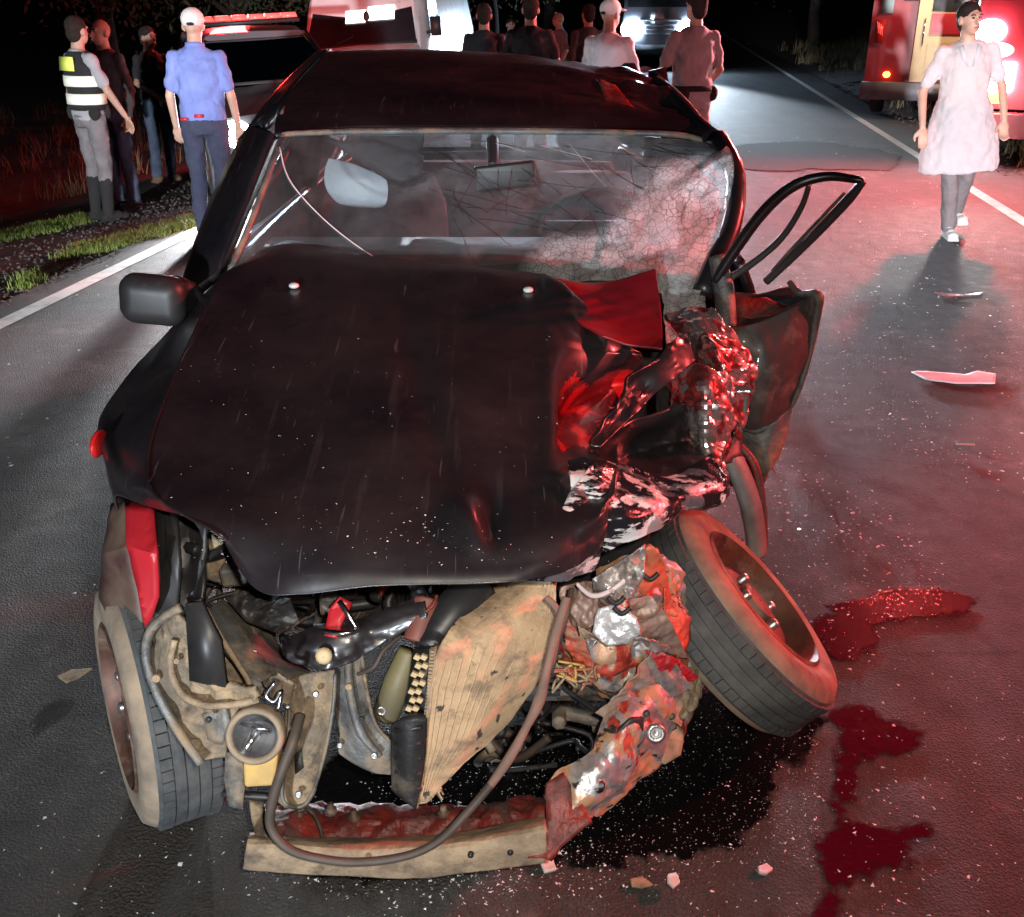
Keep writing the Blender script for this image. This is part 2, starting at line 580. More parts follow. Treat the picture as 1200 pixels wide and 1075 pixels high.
def puddle_mat(name, c, rough=0.12, amp=0.035, spec=0.35):
    """thin wet film: breaks up into nothing towards its edge ('depth' is the distance from the edge in metres)"""
    m, nt, b = newmat(name)
    v = coords(nt)
    out = nt.nodes['Material Output']
    at = nt.nodes.new('ShaderNodeAttribute'); at.attribute_name = 'depth'
    fine = noise_tex(nt, v, 60, 5, 0.7)
    n2 = noise_tex(nt, v, 12 * .035 / amp if amp > .035 else 12, 5, 0.6)
    b.inputs['Base Color'].default_value = rgb(c)
    nt.links.new(ramp(nt, fine, 0.3, 0.7, rough, rough * 1.8), b.inputs['Roughness'])
    b.inputs['Specular IOR Level'].default_value = spec
    bump(nt, b, noise_tex(nt, v, 70, 4, 0.65), 0.36, 0.003)
    a = nt.nodes.new('ShaderNodeMath'); a.operation = 'ADD'
    nt.links.new(at.outputs['Fac'], a.inputs[0]); nt.links.new(ramp(nt, n2, 0.3, 0.7, -amp, amp), a.inputs[1])
    a2 = nt.nodes.new('ShaderNodeMath'); a2.operation = 'ADD'
    nt.links.new(a.outputs[0], a2.inputs[0]); nt.links.new(ramp(nt, fine, 0.3, 0.7, -0.007, 0.007), a2.inputs[1])
    tr = nt.nodes.new('ShaderNodeBsdfTransparent')
    mx = nt.nodes.new('ShaderNodeMixShader')
    nt.links.new(ramp(nt, a2.outputs[0], 0.004, 0.026), mx.inputs[0])
    nt.links.new(tr.outputs[0], mx.inputs[1]); nt.links.new(b.outputs[0], mx.inputs[2])
    nt.links.new(mx.outputs[0], out.inputs[0])
    return m

def windshield_mat():
    m, nt, b = newmat('cracked windshield glass')
    nt.nodes.remove(b)
    out = nt.nodes['Material Output']
    v = coords(nt)
    at = nt.nodes.new('ShaderNodeAttribute'); at.attribute_name = 'damage'
    dmg = at.outputs['Fac']
    tr = nnode(nt, 'ShaderNodeBsdfTransparent'); tr.inputs[0].default_value = rgb((0.86, 0.92, 0.94))
    gl = nnode(nt, 'ShaderNodeBsdfGlossy'); gl.inputs['Roughness'].default_value = 0.04
    fr = nnode(nt, 'ShaderNodeFresnel'); fr.inputs[0].default_value = 1.5
    mx = nt.nodes.new('ShaderNodeMixShader')
    nt.links.new(fr.outputs[0], mx.inputs[0]); nt.links.new(tr.outputs[0], mx.inputs[1]); nt.links.new(gl.outputs[0], mx.inputs[2])
    df = nnode(nt, 'ShaderNodeBsdfDiffuse'); tl = nnode(nt, 'ShaderNodeBsdfTranslucent')
    for q in (df, tl): q.inputs[0].default_value = rgb((0.88, 0.89, 0.90))
    ad = nt.nodes.new('ShaderNodeMixShader'); ad.inputs[0].default_value = 0.55
    nt.links.new(df.outputs[0], ad.inputs[1]); nt.links.new(tl.outputs[0], ad.inputs[2])
    # crazing: many small cells, and a wider web of longer cracks
    w1 = voro(nt, coords(nt, (1, 1, 1)), 105, 'DISTANCE_TO_EDGE')
    w2 = voro(nt, coords(nt, (1, 1, 1), rot=(.2, .5, .9)), 34, 'DISTANCE_TO_EDGE')
    w3 = voro(nt, coords(nt, (1.0, .6, .6), rot=(0, .4, .5)), 11, 'DISTANCE_TO_EDGE')
    w0 = voro(nt, coords(nt, (1, 1, 1), rot=(.3, .1, .7)), 42, 'DISTANCE_TO_EDGE')
    c0 = ramp(nt, w0, 0.0, 0.07, 0.30, 1.0)
    c1 = ramp(nt, w1, 0.0, 0.10, 0.55, 1.0)
    c2 = ramp(nt, w2, 0.0, 0.10, 1.0, 0.0)
    c3 = ramp(nt, w3, 0.0, 0.016, 1.0, 0.0)
    def math_(op, a, c):
        n = nt.nodes.new('ShaderNodeMath'); n.operation = op
        for s_, x in ((n.inputs[0], a), (n.inputs[1], c)):
            if hasattr(x, 'links'): nt.links.new(x, s_)
            else: s_.default_value = x
        return n.outputs[0]
    nz = noise_tex(nt, coords(nt, (1.2, .6, .5), rot=(0, .6, .4)), 17, 9, 0.72)
    dirty = ramp(nt, nz, 0.40, 0.48, 0.55, 1.0)
    craz = math_('MULTIPLY', math_('MULTIPLY', math_('MULTIPLY', c0, c1), dirty), ramp(nt, dmg, 0.30, 0.70, 0.0, 1.0))
    lng = math_('MULTIPLY', c3, ramp(nt, dmg, 0.25, 0.6, 0.0, 0.25))
    dust = ramp(nt, noise_tex(nt, v, 5, 6, 0.7), 0.3, 0.75, 0.03, 0.20)
    tot = math_('MINIMUM', math_('ADD', math_('MAXIMUM', craz, lng), dust), 0.97)
    m2 = nt.nodes.new('ShaderNodeMixShader')
    nt.links.new(tot, m2.inputs[0]); nt.links.new(mx.outputs[0], m2.inputs[1]); nt.links.new(ad.outputs[0], m2.inputs[2])
    nt.links.new(m2.outputs[0], out.inputs[0])
    return m

def radiator_mat():
    m, nt, b = newmat('dusty radiator core')
    v = coords(nt)
    w = nt.nodes.new('ShaderNodeTexWave'); w.wave_type = 'BANDS'; w.bands_direction = 'Z'
    w.inputs['Scale'].default_value = 66; w.inputs['Distortion'].default_value = 0.15; w.inputs['Detail Scale'].default_value = 2
    nt.links.new(coords(nt, (1, 1, 1), rot=(0, 0.35, 0)), w.inputs['Vector'])
    n = noise_tex(nt, v, 12, 7, 0.7)
    c = mixc(nt, ramp(nt, n, 0.35, 0.7), (0.62, 0.43, 0.26), (0.42, 0.28, 0.17))
    c = mixc(nt, ramp(nt, noise_tex(nt, coords(nt, (1, 1, 1.6), rot=(0, .5, 0)), 15, 8, .7), 0.50, 0.64), c, (0.30, 0.21, 0.14))
    c = mixc(nt, ramp(nt, noise_tex(nt, v, 26, 6), 0.63, 0.67), c, (0.06, 0.05, 0.045))
    c = mixc(nt, ramp(nt, w.outputs['Fac'], 0.0, 0.5, 0.07, 0.0), c, (0.16, 0.10, 0.06))
    nt.links.new(c, b.inputs['Base Color'])
    b.inputs['Roughness'].default_value = 0.75
    p = bump(nt, b, w.outputs['Fac'], 0.10, 0.002)
    bump(nt, b, noise_tex(nt, v, 55, 7, 0.75), 0.6, 0.006, p)
    return m

def tyre_mat():
    m, nt, b = newmat('dusty tyre rubber')
    v = coords(nt)
    n = noise_tex(nt, v, 9, 8, 0.7)
    c = mixc(nt, ramp(nt, n, 0.42, 0.72), (0.048, 0.054, 0.060), (0.125, 0.125, 0.12))
    nt.links.new(c, b.inputs['Base Color'])
    b.inputs['Roughness'].default_value = 0.75
    bump(nt, b, noise_tex(nt, v, 70, 5), 0.25, 0.004)
    return m

M = {}
M['paint'] = paint_black()
M['scraped'] = paint_scraped()
M['torn'] = torn_metal()
M['asphalt'] = asphalt()
M['windshield'] = windshield_mat()
M['radiator'] = radiator_mat()
M['tyre'] = tyre_mat()
M['tyre_wall'] = pmat('muddy tyre sidewall', (0.33, 0.25, 0.175), (0.13, 0.11, 0.09), 9, 0.8, bmp=0.2, bscale=30)
M['rim'] = pmat('rusty steel rim', (0.15, 0.065, 0.04), (0.06, 0.035, 0.03), 16, 0.5, metal=0.4, dirt=(0.26, 0.20, 0.15), dirt_amt=0.35)
M['bolt'] = pmat('wheel bolt steel', (0.6, 0.6, 0.6), (0.4, 0.4, 0.4), 20, 0.3, metal=0.9)
M['line'] = pmat('road line paint', (0.62, 0.62, 0.60), (0.36, 0.35, 0.33), 9, 0.7, bmp=0.3, bscale=120, lo=0.45, hi=0.75)
M['dirt'] = pmat('roadside dirt', (0.062, 0.045, 0.036), (0.028, 0.02, 0.017), 5, 0.95, bmp=0.9, bscale=26)
M['puddle'] = puddle_mat('spilled engine oil', (0.004, 0.0035, 0.004), 0.08)
M['coolant'] = puddle_mat('reddish spilled fluid', (0.050, 0.002, 0.010), 0.10, amp=0.028, spec=.5)
M['glass_chip'] = pmat('glass crumbs', (0.8, 0.82, 0.82), (0.6, 0.62, 0.62), 30, 0.15)
M['black_plastic'] = pmat('black plastic', (0.015, 0.015, 0.017), (0.03, 0.028, 0.028), 8, 0.4, dirt=(0.10, 0.085, 0.07), dirt_amt=0.12)
M['dark_engine'] = pmat('oily engine metal', (0.035, 0.034, 0.036), (0.012, 0.012, 0.013), 9, 0.45, metal=0.3, dirt=(0.14, 0.11, 0.08), dirt_amt=0.25, bmp=0.3)
M['grey_metal'] = pmat('dusty grey sheet metal', (0.19, 0.195, 0.195), (0.07, 0.07, 0.072), 14, 0.45, metal=0.35, dirt=(0.30, 0.22, 0.14), dirt_amt=0.40, dirt_scale=11, bmp=0.35, bscale=70)
M['mud_metal'] = pmat('mud caked sheet metal', (0.20, 0.16, 0.115), (0.06, 0.052, 0.045), 15, 0.7, dirt=(0.40, 0.29, 0.18), dirt_amt=0.42, dirt_scale=13, bmp=0.6, bscale=55)
M['tan_metal'] = pmat('tan scraped bumper bar', (0.42, 0.31, 0.20), (0.20, 0.145, 0.10), 17, 0.65, dirt=(0.10, 0.08, 0.06), dirt_amt=0.26, dirt_scale=14, bmp=0.5, bscale=60)
M['red_metal'] = pmat('red primer metal', (0.24, 0.028, 0.02), (0.09, 0.014, 0.012), 16, 0.35, dirt=(0.05, 0.04, 0.036), dirt_amt=0.38, dirt_scale=12, bmp=0.5, bscale=60)
M['red_paint'] = pmat('bright red paint', (0.50, 0.02, 0.03), (0.36, 0.012, 0.02), 4, 0.35, dirt=(0.15, 0.03, 0.03), dirt_amt=0.1)
M['yellow_plastic'] = pmat('yellowed lamp plastic', (0.66, 0.42, 0.12), (0.40, 0.27, 0.10), 9, 0.5)
M['chrome'] = pmat('lamp reflector', (0.75, 0.76, 0.78), (0.5, 0.5, 0.52), 14, 0.16, metal=1.0)
M['hose'] = pmat('rubber hose', (0.085, 0.062, 0.05), (0.045, 0.036, 0.03), 9, 0.55, bmp=0.15)
M['hose_pink'] = pmat('dusty rubber hose', (0.26, 0.15, 0.12), (0.15, 0.10, 0.08), 11, 0.7, bmp=0.3)
M['seat'] = pmat('grey seat cloth', (0.03, 0.031, 0.035), (0.02, 0.021, 0.024), 10, 0.9, bmp=0.2, bscale=90)
M['light_spot_white'] = pmat('pale light spot sheet', (0.75, 0.77, 0.80), (0.62, 0.64, 0.67), 6, 0.85, bmp=0.5, bscale=14)
M['dash'] = pmat('dashboard plastic', (0.02, 0.02, 0.022), (0.035, 0.033, 0.033), 9, 0.6)
M['car_glass'] = glassmat('side glass', haze=0.04)
M['screen_lens'] = glassmat('lamp lens', haze=0.05)

# ================================================================== SETTING
def left_edge(y): return -2.57 + 0.128 * (y - 8.4)
def right_edge(y): return 4.33 + 0.153 * (y - 8.75)
def gz(x, y):
    d = left_edge(y) - x - 0.25
    if d > 0: return -min(d * 0.15, 0.55) + 0.018 * noise.noise(Vector((x * 1.3, y * 1.3, 0)))
    d = x - right_edge(y) - 0.9
    if d > 0: return min(0.16 * d, 1.6) + 0.05 * noise.noise(Vector((x * .8, y * .8, 3)))
    return 0.0

def sheet(name, xs, ys, zf, mat):
    mb = MB(); nx = len(xs[0]) if hasattr(xs[0], '__len__') else len(xs)
    v = []
    for j, y in enumerate(ys):
        row = xs[j] if hasattr(xs[0], '__len__') else xs
        for x in row: v.append((x, y, zf(x, y)))
    mb.add(v, [(j * nx + i, j * nx + i + 1, (j + 1) * nx + i + 1, (j + 1) * nx + i) for j in range(len(ys) - 1) for i in range(nx - 1)])
    o = mb.build(name, mat, fix=False); o['kind'] = 'structure'
    return o

ys = list(np.concatenate([np.arange(-30, -4, 2.0), np.arange(-4, 22, 0.25), np.arange(22, 60, 1.5), np.arange(60, 420, 20)]))
offl = [-260, -120, -60, -30, -18, -12] + list(np.arange(-9, -0.2, 0.22))
offr = list(np.arange(0.4, 9, 0.3)) + [11, 15, 22, 40, 80, 160, 300]
rows_x = [[left_edge(y) + o for o in offl] + list(np.linspace(left_edge(y) - .2, right_edge(y) + .3, 6)) + [right_edge(y) + o for o in offr] for y in ys]
def ground_z(x, y):
    z = gz(x, y)
    if left_edge(y) - 0.32 < x < right_edge(y) + 0.6: return -0.10
    return z - 0.006
sheet('ground', rows_x, ys, ground_z, M['dirt'])
yr = list(np.arange(-30, 420, 3.0))
sheet('road', [list(np.linspace(left_edge(y) - 0.28, right_edge(y) + 0.75, 8)) for y in yr], yr, lambda x, y: 0.0, M['asphalt'])
mb = MB()
for (fn, o, w) in ((left_edge, 0.0, 0.12), (right_edge, 0.0, 0.12)):
    yy = list(np.arange(-30, 300, 2.0)); n = len(mb.v)
    v = []
    for y in yy: v += [(fn(y) + o - w / 2, y, 0.004), (fn(y) + o + w / 2, y, 0.004)]
    mb.add(v, [(2 * i, 2 * i + 1, 2 * i + 3, 2 * i + 2) for i in range(len(yy) - 1)])
o = mb.build('road_line', M['line'], fix=False); o['kind'] = 'structure'

# dark hills far off on both sides of the road
M['hill'] = pmat('dark wooded hill', (0.020, 0.022, 0.014), (0.012, 0.012, 0.010), 0.2, 0.95)
mb = MB(); v = []; nx = 60
for j in range(6):
    for i in range(nx):
        a = -1.2 + 2.4 * i / (nx - 1)
        rr = 260 + j * 18
        h = [0, .35, .7, .9, 1, .6][j] * (16 + 9 * noise.noise(Vector((a * 3, 0.3, 1))))
        v.append((rr * math.sin(a), rr * math.cos(a), h - 1))
mb.add(v, [(j * nx + i, j * nx + i + 1, (j + 1) * nx + i + 1, (j + 1) * nx + i) for j in range(5) for i in range(nx - 1)])
o = mb.build('hills', M['hill'], fix=False); o['kind'] = 'structure'

# ---- grass, dry brush, pebbles
M['grass'] = pmat('short green grass', (0.11, 0.17, 0.022), (0.15, 0.18, 0.04), 6, 0.7)
M['dry_grass'] = pmat('dry brush', (0.24, 0.19, 0.11), (0.14, 0.12, 0.06), 3, 0.85)
M['pebble'] = pmat('roadside gravel', (0.11, 0.095, 0.085), (0.05, 0.045, 0.04), 20, 0.85)
def blades(mb, x, y, z, n, h, spread, w=0.006):
    for _ in range(n):
        a = random.uniform(0, 6.28); r = abs(random.gauss(0, spread))
        px, py = x + r * math.cos(a), y + r * math.sin(a)
        hh = h * random.uniform(0.5, 1.2); la = random.uniform(0, 6.28); le = hh * random.uniform(0.1, 0.8)
        dx, dy = math.cos(la + 1.57) * w, math.sin(la + 1.57) * w
        tx, ty = px + math.cos(la) * le, py + math.sin(la) * le
        mx, my = px + math.cos(la) * le * .35, py + math.sin(la) * le * .35
        mb.add([(px - dx, py - dy, z), (px + dx, py + dy, z), (mx + dx * .7, my + dy * .7, z + hh * .6), (mx - dx * .7, my - dy * .7, z + hh * .6), (tx, ty, z + hh)], [(0, 1, 2, 3), (3, 2, 4)])
mb = MB()
for (poly, cnt) in ((((75, 302), (130, 292), (190, 275), (225, 264), (222, 258), (150, 280), (95, 290)), 330), (((0, 278), (60, 268), (100, 258), (95, 252), (40, 262), (0, 270)), 230), (((28, 338), (45, 330), (42, 322), (30, 325)), 24)):
    for _ in range(cnt):
        i = random.randrange(len(poly)); q = poly[i]; p2_ = poly[random.randrange(len(poly))]; t = random.random()
        px, py = q[0] + (p2_[0] - q[0]) * t, q[1] + (p2_[1] - q[1]) * t
        g = az(px, py, 0.0)
        for _k in range(2): g = az(px, py, gz(g.x, g.y))
        blades(mb, g.x, g.y, gz(g.x, g.y) - .006, 26, 0.055, 0.05, 0.004)
o = mb.build('grass', M['grass'], fix=False, smooth=False); o['kind'] = 'stuff'
mb = MB()
for _ in range(900):
    y = random.uniform(9.5, 46); x = right_edge(y) + random.uniform(1.0, 7.5)
    if noise.noise(Vector((x * .5, y * .35, 5))) < -0.05: continue
    blades(mb, x, y, gz(x, y) - .02, 16, random.uniform(0.15, 0.5), 0.16, 0.010)
for _ in range(500):
    y = random.uniform(10, 40); x = left_edge(y) - random.uniform(3.2, 11)
    blades(mb, x, y, gz(x, y) - .02, 14, random.uniform(0.12, 0.4), 0.16, 0.010)
o = mb.build('dry_grass', M['dry_grass'], fix=False, smooth=False); o['kind'] = 'stuff'
mb = MB()
def pebble(mb, p, r):
    v = []
    for d in ((1, 0, 0), (0, 1, 0), (-1, 0, 0), (0, -1, 0), (0, 0, .7), (0, 0, -.4)):
        k = r * random.uniform(0.6, 1.3); v.append((p[0] + d[0] * k, p[1] + d[1] * k, p[2] + d[2] * k))
    mb.add(v, [(0, 1, 4), (1, 2, 4), (2, 3, 4), (3, 0, 4), (1, 0, 5), (2, 1, 5), (3, 2, 5), (0, 3, 5)])
for _ in range(4200):
    y = random.uniform(4.5, 15); x = left_edge(y) - 0.2 - abs(random.gauss(0, 0.9))
    pebble(mb, (x, y, gz(x, y)), random.uniform(0.006, 0.02))
for _ in range(1200):
    y = random.uniform(8, 26); x = right_edge(y) + 0.6 + abs(random.gauss(0, 0.7))
    pebble(mb, (x, y, gz(x, y)), random.uniform(0.01, 0.04))
o = mb.build('gravel', M['pebble'], fix=False, smooth=False); o['kind'] = 'stuff'

# ---- soil spread over the lane behind the wreck, with crumbs
M['soil_film'] = puddle_mat('soil spread on asphalt', (0.05, 0.033, 0.027), 0.9, 0.30, 0.1)
M['soil_film'].node_tree.nodes['Principled BSDF'].inputs['Specular IOR Level'].default_value = 0.1
def blob(name, outline, z, mat, cell=0.014, kind='structure'):
    """flat film on the road; outline in ground points; every vertex knows its distance from the edge"""
    Q = catmull([(p.x, p.y, z) for p in list(outline) + [outline[0]]], 10 * len(outline))[:, :2]
    x0, y0 = Q.min(0) - .03; x1, y1 = Q.max(0) + .03
    nx, ny = int((x1 - x0) / cell) + 2, int((y1 - y0) / cell) + 2
    X, Y = np.meshgrid(x0 + cell * np.arange(nx), y0 + cell * np.arange(ny))
    pts = np.stack([X.ravel(), Y.ravel()], 1)
    d = np.full(len(pts), 1e9); ins = np.zeros(len(pts), bool)
    for a, b in zip(Q[:-1], Q[1:]):
        ab = b - a; L = max((ab ** 2).sum(), 1e-12)
        t = np.clip(((pts - a) @ ab) / L, 0, 1)
        d = np.minimum(d, np.linalg.norm(pts - a - t[:, None] * ab, axis=1))
        if a[1] != b[1]:
            ins ^= ((a[1] > pts[:, 1]) != (b[1] > pts[:, 1])) & (pts[:, 0] < ab[0] * (pts[:, 1] - a[1]) / (b[1] - a[1]) + a[0])
    sd = np.where(ins, d, -d)
    keep = sd > -.03
    idx = np.arange(nx * ny).reshape(ny, nx)
    quads = np.stack([idx[:-1, :-1], idx[:-1, 1:], idx[1:, 1:], idx[1:, :-1]], -1).reshape(-1, 4)
    quads = quads[keep[quads].all(1)]
    used = np.unique(quads); remap = np.full(nx * ny, -1); remap[used] = np.arange(len(used))
    mb = MB(); mb.add([(p[0], p[1], z) for p in pts[used]], [tuple(int(k) for k in remap[q]) for q in quads])
    o = mb.build(name, mat, fix=False)
    at = o.data.attributes.new('depth', 'FLOAT', 'POINT'); at.data.foreach_set('value', sd[used].astype(np.float32))
    if kind: o['kind'] = kind
    return o
G0 = lambda *pp: [az(x, y, 0.0) for x, y in pp]
blob('soil', G0((850, 172), (930, 166), (1010, 172), (1060, 186), (1050, 200), (960, 200), (880, 200), (848, 190)), 0.005, M['soil_film'], 0.05)

# ---- spilled fluids
o = blob('oil_puddle', G0((650, 850), (730, 815), (820, 802), (880, 815), (945, 830), (975, 850), (950, 890), (915, 905), (905, 950), (880, 985), (800, 1010), (700, 1018), (600, 1016), (480, 1030), (380, 1032), (340, 1000), (360, 905), (430, 860), (540, 850)), 0.003, M['puddle'], kind=None)
basic_tag(o, 'black oil puddle spreading under the smashed front of the car', 'puddle', 'spilled fluid pools')
o = blob('fluid_puddle', G0((950, 725), (985, 703), (1030, 693), (1085, 688), (1135, 695), (1150, 710), (1125, 726), (1070, 728), (1035, 742), (1020, 768), (985, 778), (955, 765)), 0.0035, M['coolant'], kind=None)
basic_tag(o, 'narrow pink glinting fluid pool right of the collapsed wheel', 'puddle', 'spilled fluid pools')
o = blob('fluid_puddle.001', G0((965, 840), (1000, 822), (1040, 838), (1085, 860), (1075, 885), (1035, 892), (1010, 898), (1015, 930), (1000, 960), (1040, 968), (1090, 962), (1102, 980), (1080, 1000), (1040, 1030), (1000, 1040), (985, 1075), (960, 1100), (925, 1095), (955, 1040), (950, 1000), (965, 955), (975, 905), (975, 870)), 0.0035, M['coolant'], kind=None)
basic_tag(o, 'long dark red fluid trail running to the lower right corner', 'puddle', 'spilled fluid pools')

# ---- crumbs of glass over the road
mb = MB()
def chip(mb, p, r):
    v = [(p[0] + r * random.uniform(-1, 1), p[1] + r * random.uniform(-1, 1), p[2] + r * random.uniform(0.0, 0.7)) for _ in range(4)]
    mb.add(v, [(0, 1, 2), (0, 2, 3), (0, 3, 1), (1, 3, 2)])
for _ in range(4200):
    if random.random() < 0.45:
        px, py = random.uniform(-40, 1240), random.uniform(150, 1100)
        g = az(px, py, 0)
    else:
        g = az(random.gauss(1010, 110), random.gauss(560, 230), 0)
    if noise.noise(Vector((g.x * 1.7, g.y * 1.1, 8))) + .3 * random.random() < 0.02: continue
    if left_edge(g.y) - .2 < g.x < right_edge(g.y) + .4 and g.y < 16:
        chip(mb, (g.x, g.y, 0.003), random.choice((0.002, 0.003, 0.004, 0.006)) * (1 if g.y < 3 else 1.5 if g.y < 6 else 2.2))
for _ in range(900):
    g = az(random.gauss(560, 130), random.gauss(1020, 22), 0)
    chip(mb, (g.x, g.y, 0.006), random.choice((0.0015, 0.002, 0.004)))
for _ in range(3600):
    px, py = random.uniform(430, 960), random.uniform(800, 1015)
    g = az(px, py, 0)
    chip(mb, (g.x, g.y, 0.006), random.choice((0.001, 0.0015, 0.0024)))
o = mb.build('glass_crumbs', M['glass_chip'], fix=False, smooth=False); o['kind'] = 'stuff'

# ---- trees of the dark roadside wood
M['bark'] = pmat('dark bark', (0.05, 0.037, 0.03), (0.025, 0.02, 0.016), 7, 0.9, bmp=0.8, bscale=18)
M['leaf'] = pmat('night foliage', (0.045, 0.06, 0.02), (0.08, 0.07, 0.03), 0.7, 0.7)
M['leaf_dry'] = pmat('dry foliage', (0.10, 0.075, 0.035), (0.06, 0.05, 0.025), 0.7, 0.8)
def tree(x, y, h, cr, leafmat, seed, label, cat='tree', group='trees of the roadside wood', nl=6500):
    rnd = random.Random(seed)
    t = empty('tree', (x, y, gz(x, y) - .05))
    basic_tag(t, label, cat, group)
    mb = MB()
    base = 0.035 * h
    pts = [Vector((0, 0, 0)), Vector((rnd.uniform(-.1, .1), 0, h * .25)), Vector((rnd.uniform(-.2, .2), rnd.uniform(-.2, .2), h * .5)), Vector((rnd.uniform(-.3, .3), rnd.uniform(-.3, .3), h * .8))]
    mb.tube(curve(pts, 9), [base * (1 - .085 * i) for i in range(9)], 9)
    ends = []
    for k in range(9):
        a = rnd.uniform(0, 6.28); z0 = h * rnd.uniform(.28, .7); L = cr * rnd.uniform(.6, 1.05)
        p0 = Vector((0, 0, z0)); p2_ = p0 + Vector((math.cos(a) * L, math.sin(a) * L, h * rnd.uniform(.08, .28)))
        mb.tube(curve([p0, (p0 + p2_) / 2 + Vector((0, 0, .15)), p2_], 5), [base * .4, base * .32, base * .25, base * .16, base * .07], 6)
        ends += [p2_, (p0 + p2_) / 2]
    mb.build('trunk', M['bark'], t)
    ends.append(Vector((0, 0, h * .9)))
    mb = MB()
    for _ in range(nl):
        c = ends[rnd.randrange(len(ends))]
        d = Vector((rnd.gauss(0, 1), rnd.gauss(0, 1), rnd.gauss(0, .7))) * cr * .30
        p = c + d; s = rnd.uniform(.025, .06)
        u = Vector((rnd.uniform(-1, 1), rnd.uniform(-1, 1), rnd.uniform(-1, 1))).normalized(); w = u.orthogonal().normalized()
        mb.add([p - u * s * 1.6, p + w * s * .7, p + u * s * 1.6, p - w * s * .7], [(0, 1, 2, 3)])
    mb.build('crown', leafmat, t, smooth=False, fix=False)
    return t
tspecs = [(-9.5, 16, 6.5, 2.0, 'leaf', 'dark tree at the far left edge of the wood behind the vest officer'),
          (-8.0, 22, 7.0, 2.4, 'leaf', 'dark tree behind the man in the black shirt and jeans'),
          (-6.2, 25, 6.0, 2.2, 'leaf', 'dim tree behind the flashing police car roof'),
          (-3.6, 24, 5.4, 2.0, 'leaf_dry', 'reddish lit dry tree just left of the white van'),
          (-0.6, 30, 6.2, 2.3, 'leaf_dry', 'reddish lit dry tree just right of the white van'),
          (1.5, 42, 8.0, 3.0, 'leaf', 'dark tree above the man with the printed black shirt'),
          (13.2, 30, 6.5, 2.6, 'leaf', 'dark tree on the right bank behind the red ambulance'),
          (12.0, 44, 7.5, 3.0, 'leaf', 'distant dark tree on the right bank beyond the white edge line')]
for i, (x, y, h, c, lm, lab) in enumerate(tspecs):
    tree(x, y, h, c, M[lm], 50 + i, lab)

# ================================================================== VEHICLES
M['white_paint'] = pmat('white vehicle paint', (0.70, 0.70, 0.70), (0.60, 0.60, 0.60), 3, 0.3, dirt=(0.3, 0.27, 0.24), dirt_amt=0.08)
M['police_paint'] = pmat('dark grey vehicle paint', (0.06, 0.06, 0.065), (0.045, 0.045, 0.05), 3, 0.3, coat=.4)
M['fire_paint'] = pmat('red vehicle paint', (0.36, 0.012, 0.02), (0.28, 0.01, 0.018), 3, 0.3, coat=.4)
M['cream'] = pmat('cream door panel', (0.62, 0.47, 0.27), (0.52, 0.39, 0.22), 3, 0.5)
M['dark_glass'] = pmat('dark vehicle glass', (0.012, 0.013, 0.016), (0.02, 0.02, 0.024), 2, 0.08)
M['clear_glass'] = glassmat('clear vehicle glass', haze=0.0)
M['bumper_grey'] = pmat('grey steel bumper', (0.30, 0.29, 0.33), (0.20, 0.20, 0.22), 5, 0.5, metal=.3)
M['black_trim'] = pmat('black trim', (0.02, 0.02, 0.02), (0.012, 0.012, 0.012), 8, 0.5)
M['lamp_white'] = emat('lit white lamp', (0.95, 0.97, 1.0), 60)
M['lamp_blue'] = emat('lit blue white lamp', (0.55, 0.75, 1.0), 160)
M['lamp_red'] = emat('lit red lamp', (1.0, 0.05, 0.05), 30)
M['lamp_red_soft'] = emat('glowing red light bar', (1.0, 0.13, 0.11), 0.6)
M['lamp_amber'] = emat('lit amber lamp', (1.0, 0.45, 0.04), 9)
M['lamp_panel'] = emat('lit cabin panel', (0.95, 1.0, 0.97), 3.0)
M['tail_red'] = pmat('red tail lamp lens', (0.6, 0.02, 0.02), (0.5, 0.015, 0.015), 5, 0.12)
M['yellow_glow_glass'] = emat('yellow lit street scene glass', (0.85, 0.70, 0.03), 0.55)  # panes glow: yellow light from beyond is put into the glass

def loft(sections, mat, name, parent, closed=True, auto=35):
    """sections: list of (y, [(x,z)...]) half profiles from bottom centre to top centre; mirrored in x"""
    mb = MB(); v = []; full = []
    for (y, pr) in sections:
        left = [(-x, y, z) for x, z in pr]
        right = [(x, y, z) for x, z in reversed(pr)]
        full.append(left + right)
    n = len(full[0])
    for r in full: v += r
    f = [(j * n + i, j * n + (i + 1) % n, (j + 1) * n + (i + 1) % n, (j + 1) * n + i) for j in range(len(full) - 1) for i in range(n)]
    f += [tuple(range(n)), tuple(reversed([(len(full) - 1) * n + i for i in range(n)]))]
    mb.add(v, f)
    return mb.build(name, mat, parent, auto=auto)

def road_wheel(parent, x, y, r=0.32, w=0.2):
    s = 1 if x > 0 else -1
    mb = MB()
    mb.lathe([(r * .6, -w / 2), (r * .93, -w / 2), (r, -w * .32), (r, w * .32), (r * .93, w / 2), (r * .6, w / 2)], (x, y, r), (1, 0, 0), 28, closed=True)
    t = mb.build('wheel', M['tyre'], parent, auto=40)
    mb = MB()
    mb.lathe([(0.02, s * w * .40), (r * .2, s * w * .42), (r * .45, s * w * .28), (r * .6, s * w * .46), (r * .63, s * w * .46)], (x, y, r), (1, 0, 0), 24)
    mb.build('rim', M['rim'], t)

def bar(parent, name, a, b, w, d, mat):      # straight trim strip
    mb = MB(); mb.tube([a, b], w, 4); return mb.build(name, mat, parent, smooth=False)

